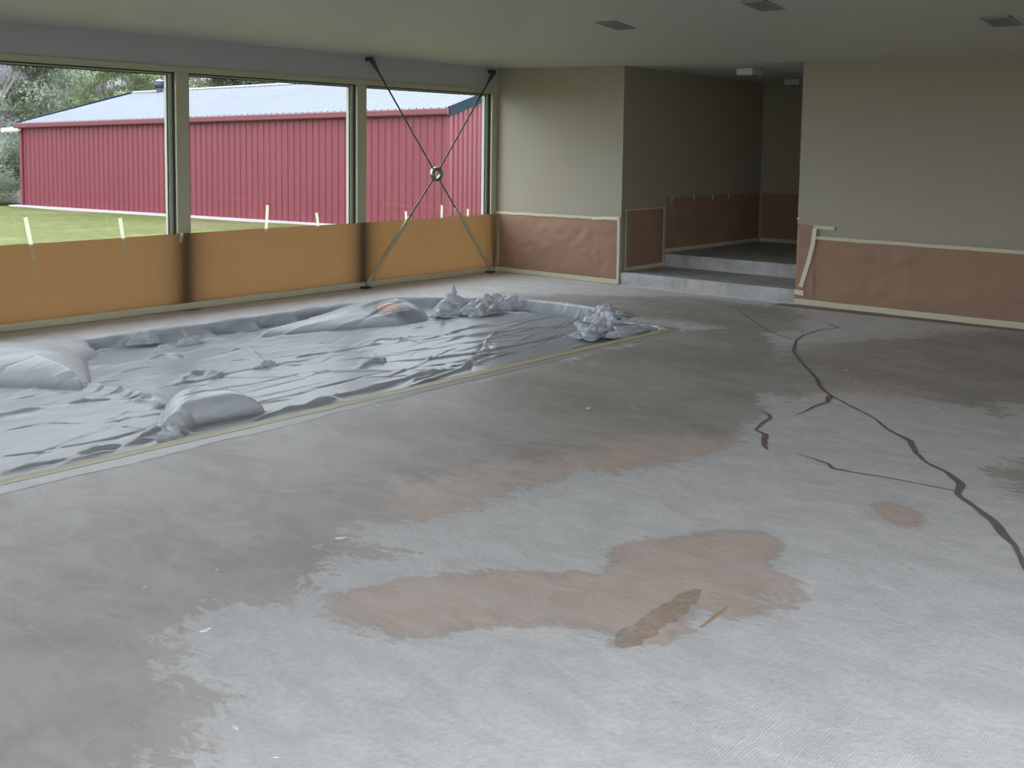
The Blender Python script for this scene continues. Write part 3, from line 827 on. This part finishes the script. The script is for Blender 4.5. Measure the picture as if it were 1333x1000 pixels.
# sill tape
g = grid(lambda u, v: (X0+.1+(10.38-X0-.1)*u, YW-.034-.004*v*(1-v)*4, .012+.055*v+.003*wob(u*60)), 160, 2)
part('masking_tape', g, M['tape'], pw, label='long cream tape along the window sill')
def strip_y(p_top, p_bot, w=.036):
    a = at_y(*p_top, YW-.036); b = at_y(*p_bot, YW-.036)
    d = (b-a); d /= np.linalg.norm(d); n = np.array([d[2], 0, -d[0]])*w/2
    g = grid(lambda u, v: tuple(a+(b-a)*v+n*(2*u-1)+np.array([0, -.002*math.sin(v*6), 0])), 1, 6)
    o = part('masking_tape', g, M['strip'], pw); return o
for a, b in (((33, 283), (45, 341)), ((156, 284), (163, 328)), ((237, 303), (235, 316)), ((348, 267), (346, 310)), ((412, 277), (415, 301)), ((528, 275), (529, 287)), ((575, 267), (575, 284)), ((609, 272), (609, 282))):
    strip_y(a, b)

# far wall, left of the passage
pa = empty('wall_masking_paper', (XA, 8.0, 0), 'pinkish brown kraft paper taped to the wall between the windows and the passage', 'masking paper', 'kraft paper along the back walls')
paper_x('paper', XA, 8.90, YC+.03, .05, .75, pa, M['kraft'], .022, 2, 80, 24)
strip_x(XA-.018, wavy((8.92, .752), (YC+.02, .765), 26, .004), .034, pa)
strip_x(XA-.020, wavy((7.42, .752), (YC+.04, .782), 6, .006, 3), .03, pa, M['tape_pale'])
strip_x(XA-.022, wavy((8.92, .036), (YC+.02, .034), 20, .002), .058, pa)
strip_x(XA-.023, [(YC+.022, .02), (YC+.020, .40), (YC+.024, .79)], .03, pa)

def paper_y(y, xa, xb, za, zb, parent, depth, seed, nu=40, nv=12):
    def fn(u, v):
        x = xa+(xb-xa)*u; z = za+(zb-za)*v; e = min(1, u*10, (1-u)*10)*min(1, v*6+.1, (1-v)*6+.1)
        w = mn.noise(Vector((x*3, z*4, seed)))+abs(mn.noise(Vector((x*5+z*3, z*6, seed+5))))
        return (x, y-.004-depth*e*max(0, w+.3), z)
    return part('paper', grid(fn, nu, nv), M['kraft'], parent, True)
def strip_yw(y, a, b, w, parent, n=8):
    a = np.array(a); b = np.array(b); d = (b-a)/np.linalg.norm(b-a); nn = np.array([-d[1], d[0]])*w/2
    def fn(u, v):
        p = a+(b-a)*v+nn*(2*u-1)+np.array([0, .003*wob(v*9)]); return (p[0], y, p[1])
    return part('masking_tape', grid(fn, 1, n), M['tape'], parent)
pb = empty('step_masking_paper', (11.0, YC, .15), 'short kraft paper panel beside the lower step of the passage', 'masking paper', None)
paper_y(YC, XA+.09, 11.36, .17, .86, pb, .014, 4)
strip_yw(YC-.010, (XA+.06, .175), (11.40, .175), .045, pb); strip_yw(YC-.011, (XA+.085, .16), (XA+.085, .88), .03, pb)
strip_yw(YC-.011, (11.365, .16), (11.365, .88), .035, pb); strip_yw(YC-.010, (XA+.06, .865), (11.38, .870), .012, pb)
pc = empty('landing_masking_paper', (12.6, YC, .30), 'dark kraft paper along the side wall of the raised landing', 'masking paper', None)
paper_y(YC, 11.42, 13.86, .33, .985, pc, .016, 6, 60)
strip_yw(YC-.012, (11.40, .335), (13.86, .335), .045, pc, 20)
for x in (11.52, 12.05, 12.52, 12.95, 13.45): strip_yw(YC-.02, (x, .93+.02*math.sin(x*9)), (x+.012, 1.0), .035, pc, 3)
pe = empty('passage_end_masking_paper', (XE, 6, .30), 'dark kraft paper across the end wall of the passage', 'masking paper', None)
paper_x('paper', XE, YC-.03, YB+.03, .33, .985, pe, M['kraft'], .016, 8, 50, 14)
strip_x(XE-.01, wavy((YC-.02, .335), (YB+.02, .335), 16, .002), .05, pe)

# right wall
pd = empty('wall_masking_paper', (XA, 2.0, 0), 'kraft paper with a slanting tape seam on the wall right of the passage', 'masking paper', 'kraft paper along the back walls')
paper_x('paper', XA-.004, YB-.005, 4.63, .05, .835, pd, M['kraft'], .018, 11, 14, 24, ztop=lambda u: .835-.01*u)
def zt_r(u): return .70-.015*u
paper_x('paper', XA-.002, 4.66, -2.25, .05, .70, pd, M['kraft'], .026, 13, 200, 26, ztop=zt_r)
strip_x(XA-.018, wavy((4.66, .705), (-2.25, .685), 60, .003), .034, pd)
strip_x(XA-.022, wavy((YB, .036), (-2.25, .03), 60, .002), .058, pd)
strip_x(XA-.030, [(4.645, .80), (4.66, .64), (4.70, .46), (4.745, .30), (4.775, .19)], .045, pd, M['tape_pale'], label='slanting pale tape seam')
strip_x(XA-.022, [(4.66, .815), (4.56, .812), (4.44, .81)], .035, pd)
strip_x(XA-.030, [(4.845, .135), (4.80, .132), (4.74, .125)], .05, pd, M['tape_pale'])
strip_x(XA-.006, [(YB-.004, .90), (YB-.012, .88)], .03, pd)

# ------------------------------------------------------------------ tension brace in front of the last window
br = empty('tension_brace', (9.25, YW-.1, 0), 'dark steel cross brace with a ring at its centre in front of the last window', 'brace')
yb_ = YW-.09
tl = at_y(484, 78, yb_); trt = at_y(643, 94, yb_); bl = at_y(477, 371, yb_); brt = at_y(639, 351, yb_); ct = at_y(568, 227, yb_)
Rr = .078
for P_, wr in ((tl, None), (trt, None), (bl, .66), (brt, .66)):
    P_ = Vector(P_); c = Vector(ct); d = (P_-c).normalized()
    rod = part('rod', tube(bmesh.new(), c+d*(Rr-.01), P_-d*.02, .0095, 10), M['steel'], br)
    if wr:
        L = (P_-c).length
        o = part('paper_sleeve', tube(bmesh.new(), c+d*L*(1-wr if P_.x > 9 else .40), P_-d*.01, .019, 10, .021), M['wrap'], br, label='cream taped sleeve around the rod')
    else:
        bm = bmesh.new(); tube(bm, P_-d*.12, P_-d*.03, .018, 12, .022); tube(bm, P_-d*.04, P_+d*.01, .03, 12); tube(bm, P_-d*.17, P_-d*.12, .012, 12, .018)
        part('end_bracket', bm, M['steel'], br, label='dark clevis bracket')
        bm = bmesh.new(); box(bm, P_.x-.022, P_.x+.022, YW-.11, YW-.0005, P_.z-.012, P_.z+.028, .005)
        part('wall_lug', bm, M['steel'], br)
for P_ in (bl, brt):
    bm = bmesh.new(); box(bm, P_[0]-.05, P_[0]+.05, yb_-.035, YW-.036, .0, .022, .004); part('floor_plate', bm, M['steel'], br)
# ring
bm = bmesh.new(); n1, n2 = 40, 10; vv = []
for i in range(n1):
    a = 2*PI*i/n1
    sec = [(-.014, -.03), (.012, -.03), (.018, 0), (.012, .03), (-.014, .03), (-.018, 0)]
    vv.append([bm.verts.new((ct[0]+(Rr+s[0]-.008)*math.cos(a), ct[1]+s[1], ct[2]+(Rr+s[0]-.008)*math.sin(a))) for s in sec])
for i in range(n1):
    for j in range(6): bm.faces.new((vv[i][j], vv[(i+1) % n1][j], vv[(i+1) % n1][(j+1) % 6], vv[i][(j+1) % 6]))
bmesh.ops.recalc_face_normals(bm, faces=bm.faces)
part('centre_ring', bm, M['bright_steel'], br, True, label='bare steel ring')
for P_ in (tl, trt, bl, brt):
    c = Vector(ct); d = (Vector(P_)-c).normalized()
    part('ring_nut', tube(bmesh.new(), c+d*(Rr-.034), c+d*(Rr-.016), .015, 6), M['bright_steel'], br)

# ------------------------------------------------------------------ ceiling grilles and passage lamps
def ceil_z(x): return 2.52+.09*(10.45-x)
for cx, cy, lab in ((8.42, 5.76, 'square grey ceiling grille nearest the windows'), (7.98, 4.06, 'square grey ceiling grille cut by the top edge of the view'), (8.90, 2.52, 'square grey ceiling grille farthest right on the ceiling')):
    z = None
    # find the true ceiling height above this spot
    dg = bpy.context.evaluated_depsgraph_get()
    hit = bpy.data.objects['ceiling'].ray_cast(Vector((cx, cy, 1.0)), Vector((0, 0, 1)))
    z = hit[1].z; nrm = hit[2]
    if nrm.z > 0: nrm = -nrm
    t = empty('ceiling_grille', (cx, cy, z), lab, 'grille', 'square grilles in the ceiling')
    q = nrm.to_track_quat('-Z', 'Y'); t.rotation_euler = (0, math.atan(.09), 0)
    bm = bmesh.new(); a, b = .17, .105
    box(bm, -a, a, -b, -b+.012, -.014, .004); box(bm, -a, a, b-.012, b, -.014, .004)
    box(bm, -a, -a+.012, -b, b, -.014, .004); box(bm, a-.012, a, -b, b, -.014, .004)
    obj('grille_frame', bm, M['vent_frame'], t)
    obj('backing', B(-a+.01, a-.01, -b+.01, b-.01, -.002, .003), M['vent'], t)
    for k in range(9):
        x = -a+.03+k*(2*a-.06)/8
        bm = bmesh.new(); box(bm, -.012, .012, -b+.012, b-.012, -.0015, .0015); bmesh.ops.rotate(bm, verts=bm.verts, cent=(0, 0, 0), matrix=Matrix.Rotation(.5, 3, 'Y'))
        bmesh.ops.translate(bm, verts=bm.verts, vec=(x, 0, -.007))
        obj('slat', bm, M['vent'], t)
for cx, cy, lab in ((11.32, 5.90, 'white box lamp on the passage ceiling nearer the room'), (13.38, 6.30, 'white box lamp at the far end of the passage ceiling')):
    t = empty('ceiling_lamp', (cx, cy, 2.505), lab, 'lamp', 'box lamps in the passage')
    obj('lamp_case', B(-.13, .13, -.10, .10, -.075, 0, bev=.006), M['lamp'], t)
    obj('lens', B(-.115, .115, -.085, .085, -.082, -.074, bev=.002), M['vent_frame'], t)
    obj('mounting_plate', B(-.138, .138, -.108, .108, -.006, .0), M['vent_frame'], t)

# ------------------------------------------------------------------ outdoors
GZ = -.3
def terrain():
    nx, ny = 110, 110
    vs = []; fs = []
    for j in range(ny+1):
        for i in range(nx+1):
            x = -60+220*i/nx; y = YW+.16+150*j/ny
            vs.append((x, y, GZ))
    return vs, fs
bm = bmesh.new()
struct('lawn', grid(lambda u, v: (-40+120*u, YW+.14+60*v, GZ+.03*mn.noise(Vector((u*30, v*20, 0)))*(v > .03)), 120, 60), M['grass'], smooth=True)
struct('rear_ground', grid(lambda u, v: (-60+59.1*u, -60+68.9*v, GZ), 4, 4), M['grass'])
struct('side_ground', grid(lambda u, v: (-.95+60*u, -60+58*v, GZ), 4, 4), M['grass'])
struct('foundation', B(X0-.14, XE+.2, YW+.10, YW+.18, GZ-.1, 0.0), M['slab'])
struct('gravel_bank', grid(lambda u, v: (2+16*u-2*v, 31.3+2.6*v+.8*math.sin(u*5), GZ+.06+.5*v*v+.08*mn.noise(Vector((u*30, v*9, 2)))), 60, 10), M['soil'], smooth=True)
def hill(u, v):
    a = math.radians(30+80*u); r = 44+95*v
    z = GZ-.3+19*(v**1.05)+1.2*mn.noise(Vector((u*14, v*9, 4)))*min(1, v*5)+.5*mn.noise(Vector((u*60, v*40, 4)))
    return (r*math.cos(a), r*math.sin(a), z)
struct('hillside', grid(hill, 160, 90), M['hill'], smooth=True)

# shed
LF = np.array((14.745, 30.10)); RF = np.array((17.07, 15.90)); LEN = float(np.linalg.norm(RF-LF)); wd = (RF-LF)/LEN; ed = np.array((-wd[1], wd[0]))
ZE0, ZE1 = 2.03, 2.37; RZ0, RZ1 = 3.04, 3.40; HW = 4.0
def ze(s): return ZE0+(ZE1-ZE0)*s/LEN
def rz(s): return RZ0+(RZ1-RZ0)*s/LEN
shed = empty('shed', (LF[0], LF[1], GZ), 'long red corrugated steel shed with a pale gable roof across the lawn', 'shed')
def sp(s, t, z): p = LF+wd*s+ed*t; return (p[0], p[1], z)
NS = 19; SWD = LEN/NS; RIBS = 4
prof = []                                       # rib profile across one sheet: (fraction, depth)
for k in range(RIBS):
    b = k/RIBS; q = 1/RIBS
    prof += [(b, 0), (b+q*.66, 0), (b+q*.76, .03), (b+q*.90, .03)]
prof.append((1.0, 0))
def wall_sheet(origin_s, t0, along, out, zt):
    V = []; Fc = []
    for i, (f, d) in enumerate(prof):
        q = f*SWD
        p = along(origin_s+q, d)
        V += [(p[0], p[1], GZ+.03), (p[0], p[1], zt(origin_s+q))]
        if i: Fc.append((2*i-2, 2*i, 2*i+1, 2*i-1))
    part('wall_sheet', (V, Fc), M['red'], shed)
for k in range(NS):
    wall_sheet(k*SWD, 0, lambda s, d: LF+wd*s-ed*d, None, lambda s: ze(s)-.01)
def gable_z(t): return ze(LEN)+(rz(LEN)-ze(LEN))*(1-abs(t-HW)/HW)-.02
def gable_z0(t): return ze(0)+(rz(0)-ze(0))*(1-abs(t-HW)/HW)-.02
n_e = int(round(2*HW/SWD)); SW_save = SWD
for k in range(n_e):
    wall_sheet(k*SWD, 0, lambda t, d: RF+ed*min(t, 2*HW)+wd*d, None, lambda t: gable_z(min(t, 2*HW)))
    wall_sheet(k*SWD, 0, lambda t, d: LF+ed*min(t, 2*HW)-wd*d, None, lambda t: gable_z0(min(t, 2*HW)))
# roof sheets, front and back slopes
OV = .12
def roof_sheet(s0, side):
    V = []; Fc = []
    for i, (f, d) in enumerate(prof):
        s = s0+f*SWD
        t_e = -OV if side > 0 else 2*HW+OV
        ze_ = ze(s)-.03; a = sp(s, t_e, ze_+d+.02); b = sp(s, HW, rz(s)+d+.02)
        V += [a, b]
        if i: Fc.append((2*i-2, 2*i, 2*i+1, 2*i-1) if side > 0 else (2*i-2, 2*i-1, 2*i+1, 2*i))
    part('roof_sheet', (V, Fc), M['roof'], shed)
for k in range(NS):
    roof_sheet(k*SWD, 1); roof_sheet(k*SWD, -1)
def bar(name, a, b, sect, mat, label=None):     # swept bar from a to b, sect = list of (outward, up)
    a = np.array(a); b = np.array(b); d = (b-a)/np.linalg.norm(b-a); o_ = np.cross(d, [0, 0, 1.]); o_ /= np.linalg.norm(o_)
    V = [tuple(p+o_*s[0]+np.array([0, 0, s[1]])) for p in (a, b) for s in sect]; n = len(sect)
    Fc = [(i, (i+1) % n, (i+1) % n+n, i+n) for i in range(n)]+[tuple(reversed(range(n))), tuple(range(n, 2*n))]
    bm = bmesh.new(); vs = [bm.verts.new(v) for v in V]; [bm.faces.new([vs[i] for i in f]) for f in Fc]; bmesh.ops.recalc_face_normals(bm, faces=bm.faces)
    return part(name, bm, mat, shed, label=label)
bar('gutter', sp(-.1, -.06, ze(0)), sp(LEN+.06, -.06, ze(LEN)), [(0, -.15), (.10, -.15), (.13, -.12), (.13, -.02), (.11, 0), (0, 0)], M['gutter'], 'red gutter')
bar('gutter', sp(LEN+.06, 2*HW+.06, ze(LEN)), sp(-.1, 2*HW+.06, ze(0)), [(0, -.15), (.10, -.15), (.13, -.12), (.13, -.02), (.11, 0), (0, 0)], M['gutter'], 'red gutter')
for s, zz, zr in ((LEN+.05, ze(LEN), rz(LEN)), (-.08, ze(0), rz(0))):
    for t0 in (-OV, 2*HW+OV):
        bar('barge_board', sp(s, t0, zz-.02), sp(s, HW, zr+.03), [(-.03, -.16), (.03, -.16), (.03, .05), (-.03, .05)], M['barge'], 'dark slate blue barge flashing')
bar('ridge_cap', sp(-.1, HW, rz(0)+.04), sp(LEN+.1, HW, rz(LEN)+.04), [(-.16, -.02), (-.15, -.035), (0, .0), (.15, -.035), (.16, -.02), (0, .035)], M['roof'])
bar('corner_trim', sp(-.02, -.04, GZ), (*sp(-.02, -.04, ze(0)-.05)[:2], ze(0)-.05), [(0, 0)], M['red']) if False else None
for s in (-.02, LEN-.04):
    bm = bmesh.new(); p = LF+wd*(s+.03)-ed*.02
    c = [p-wd*.05-ed*.03, p+wd*.05-ed*.03, p+wd*.05+ed*.05, p-wd*.05+ed*.05]
    lo = [bm.verts.new((q[0], q[1], GZ)) for q in c]; hi = [bm.verts.new((q[0], q[1], ze(max(0, s))-.06)) for q in c]
    for i in range(4): bm.faces.new((lo[i], lo[(i+1) % 4], hi[(i+1) % 4], hi[i]))
    bmesh.ops.recalc_face_normals(bm, faces=bm.faces); part('corner_flashing', bm, M['red'], shed)
# slab edge
bm = bmesh.new(); q = [sp(-.25, -.28, GZ), sp(LEN+.25, -.28, GZ), sp(LEN+.25, 2*HW+.2, GZ), sp(-.25, 2*HW+.2, GZ)]
lo = [bm.verts.new((x, y, GZ-.1)) for x, y, z in q]; hi = [bm.verts.new((x, y, GZ+.045)) for x, y, z in q]
bm.faces.new(hi)
for i in range(4): bm.faces.new((lo[i], lo[(i+1) % 4], hi[(i+1) % 4], hi[i]))
bmesh.ops.recalc_face_normals(bm, faces=bm.faces); part('slab', bm, M['slab'], shed)
# turbine ventilator on the ridge
sv = 1.3; vb = Vector(sp(sv, HW-.2, rz(sv)))
bm = bmesh.new(); tube(bm, vb+Vector((0, 0, -.1)), vb+Vector((0, 0, .10)), .10, 20); part('ventilator_base', bm, M['galv'], shed)
bm = bmesh.new(); nf = 20
for k in range(nf):
    a0 = 2*PI*k/nf; ring = []
    for j in range(9):
        ph = -PI/2+PI*j/8; r = .145*math.cos(ph)+.015; z = .13*math.sin(ph)+.20
        for da in (0, .24):
            aa = a0+da+.15*math.sin(ph); rr = r*(1.0 if da == 0 else .90)
            ring.append(bm.verts.new(vb+Vector((rr*math.cos(aa), rr*math.sin(aa), z))))
    for j in range(8): bm.faces.new((ring[2*j], ring[2*j+1], ring[2*j+3], ring[2*j+2]))
part('ventilator_head', bm, M['galv'], shed, label='dark round turbine ventilator')
bm = bmesh.new(); bmesh.ops.create_cone(bm, cap_ends=True, segments=20, radius1=.12, radius2=.02, depth=.045, matrix=Matrix.Translation(vb+Vector((0, 0, .345)))); part('ventilator_cap', bm, M['pvc'], shed)
# white pipe end sticking out of the gutter at the far corner
a = Vector(sp(-.35, -.1, ze(0)-.17)); b = Vector(sp(.05, -.1, ze(0)-.17))
part('downpipe_end', tube(bmesh.new(), Vector(sp(-.05, -.55, ze(0)-.20)), Vector(sp(-.12, .05, ze(0)-.20)), .06, 14), M['pvc'], shed, label='white plastic downpipe end')
part('downpipe_end', tube(bmesh.new(), a, b, .055, 14), M['pvc'], shed, label='white plastic downpipe end')

# trees and scrub
def crown_mesh(name, seed, blobs, n, size, mat):
    r = random.Random(seed); V = []; Fc = []
    for k in range(n):
        c, rad, sq = blobs[r.randrange(len(blobs))]
        d = Vector((r.gauss(0, 1), r.gauss(0, 1), r.gauss(0, 1))).normalized(); q = c+Vector((d.x*rad, d.y*rad, d.z*rad*sq))*(r.uniform(.55, 1.05))
        a = Vector((r.gauss(0, 1), r.gauss(0, 1), r.gauss(0, .7))).normalized(); b = a.cross(d).normalized() if abs(a.dot(d)) < .98 else Vector((1, 0, 0))
        s = size*r.uniform(.6, 1.4); i = len(V)
        V += [tuple(q-a*s), tuple(q-b*s*.5), tuple(q+a*s), tuple(q+b*s*.5)]
        Fc.append((i, i+1, i+2, i+3))
    me = bpy.data.meshes.new(name); me.from_pydata(V, [], Fc); me.materials.append(mat); return me
def trunk_mesh(seed, h, tips):
    bm = bmesh.new(); r = random.Random(seed)
    tube(bm, (0, 0, -.4), (0.05*h, 0, h*.45), .028*h, 8, .018*h)
    for t in tips:
        tube(bm, (0.05*h, 0, h*.42), tuple(t), .013*h, 6, .004*h)
    me = bpy.data.meshes.new('trunk'); bm.to_mesh(me); bm.free(); me.materials.append(M['bark']); return me
kinds = []
for kd, (mat, n, size, nb) in enumerate((('leaf_green', 15000, .036, 13), ('leaf_dark', 15000, .034, 13), ('leaf_grey', 9000, .030, 12))):
    r = random.Random(20+kd); bl_ = []; tips = []
    for b in range(nb):
        a = r.uniform(0, 2*PI); d = r.uniform(.1, .36); z = r.uniform(.45, .92)
        c = Vector((d*math.cos(a), d*math.sin(a), z)); bl_.append((c, r.uniform(.11, .2), .6)); tips.append(c)
    kinds.append((crown_mesh('crown', 30+kd, bl_, n, size*.36, M[mat]), trunk_mesh(50+kd, 1.0, tips[:6])))
# low bushy kind
bl_ = []; r = random.Random(77)
for b in range(10):
    a = r.uniform(0, 2*PI); d = r.uniform(.0, .42); bl_.append((Vector((d*math.cos(a), d*math.sin(a), r.uniform(.1, .75))), r.uniform(.16, .28), .8))
kinds.append((crown_mesh('crown', 91, bl_, 14000, .0125, M['leaf_dark']), trunk_mesh(92, .8, [b[0] for b in bl_[:4]])))
kinds.append((crown_mesh('crown', 93, bl_, 12000, .012, M['leaf_grey']), trunk_mesh(94, .8, [b[0] for b in bl_[:4]])))
LAB = {0: ('tree', 'fresh green tree on the slope beyond the shed', 'tree', 'green trees beyond the shed'),
       1: ('tree', 'dark green tree beyond the left end of the shed', 'tree', 'dark trees beyond the shed'),
       2: ('scrub_tree', 'grey thin scrub tree on the hillside', 'tree', 'grey scrub trees on the hillside'),
       3: ('bush', 'dark dense bush left of the shed behind the lawn', 'bush', 'dark bushes left of the shed'),
       4: ('scrub_bush', 'grey brown scrub bush low on the hillside', 'bush', 'grey scrub bushes on the hillside')}
def ground_z(x, y):
    r = math.hypot(x, y); v = (r-44)/95
    if v <= 0: return GZ
    return max(GZ, GZ-.3+19*(v**1.05))
def plant(kd, px, dist, h, wide=1.0, dz=0, lab_=None):
    d = _f+_r*(px-PPX)/FPX; a = math.atan2(d[1], d[0]); x, y = dist*math.cos(a), dist*math.sin(a)
    nm, lab, cat, gr = LAB[kd]; lab = lab_ or lab; t = empty(nm, (x, y, ground_z(x, y)+dz), lab, cat, gr)
    t.rotation_euler = (0, 0, rnd.uniform(0, 6)); t.scale = (h*wide, h*wide, h)
    for me_, nm_ in zip(kinds[kd], ('crown', 'trunk')):
        c = bpy.data.objects.new(nm_, me_); COL.objects.link(c); c.parent = t
    return t
# near bushes and dark trees at the far left
for px, dist, h, w, lb in ((-30, 36, 2.6, 1.2, 'dark bush cut by the left edge of the view beside the gravel bank'), (6, 38, 3.3, .9, 'tall dark bush directly left of the shed corner'),
                       (24, 42, 2.2, 1.0, 'low bush peeping out behind the left corner of the shed'), (-3, 34.6, 1.2, 1.3, 'small low bush on the gravel bank in front of the taller bushes'), (-70, 38, 4, 1.1, 'large dark bush outside the left edge of the view')): plant(3, px, dist, h, w, 0, lb)
for px, dist, h, w, lb in ((64, 45, 5.9, .75, 'round topped dark tree above the left end of the shed roof'), (-12, 44, 6.6, .8, 'dark tree filling the top left corner of the first window')): plant(1, px, dist, h, w, 0, lb)
for px, dist, h, w, lb in ((32, 50, 5.4, .8, 'thin grey scrub tree between the two dark trees at the left'), (95, 54, 4.6, .8, 'thin grey scrub tree right of the round topped dark tree'), (5, 56, 6.5, .8, 'tall thin grey tree behind the bushes at the far left')): plant(2, px, dist, h, w, 0, lb)
for px, dist, h, w, lb in ((128, 50, 4.9, .7, 'leftmost light green tree above the shed roof'), (158, 49, 5.0, .75, 'light green tree above the left end of the roof ridge'), (190, 51, 5.3, .75, 'light green tree just left of the roof ventilator'),
                       (252, 47, 5.7, .75, 'bright green tree at the left side of the middle window'), (285, 49, 5.8, .75, 'green tree second from the left in the middle window')): plant(0, px, dist, h, w, 0, lb)
for px, dist, h, w, lb in ((222, 53, 5.5, .7, 'dark tree behind the roof ventilator'), (330, 46, 5.5, .85, 'dark tree above the roof ridge left of centre in the middle window'), (372, 47, 5.6, .85, 'dark tree above the roof ridge in the middle of the middle window'),
                       (414, 46, 5.5, .85, 'dark tree above the roof ridge at the right of the middle window'), (456, 47, 5.5, .85, 'dark tree behind the post between the middle and last windows')): plant(1, px, dist, h, w, 0, lb)
for k in range(30):
    plant(4, -60+9.6*k, 50+(k*37 % 50), rnd.uniform(1.6, 3.2), rnd.uniform(.9, 1.4))
for k in range(9):
    plant(2, -50+32*k, 58+(k*29 % 44), rnd.uniform(3, 5), rnd.uniform(.8, 1.1))
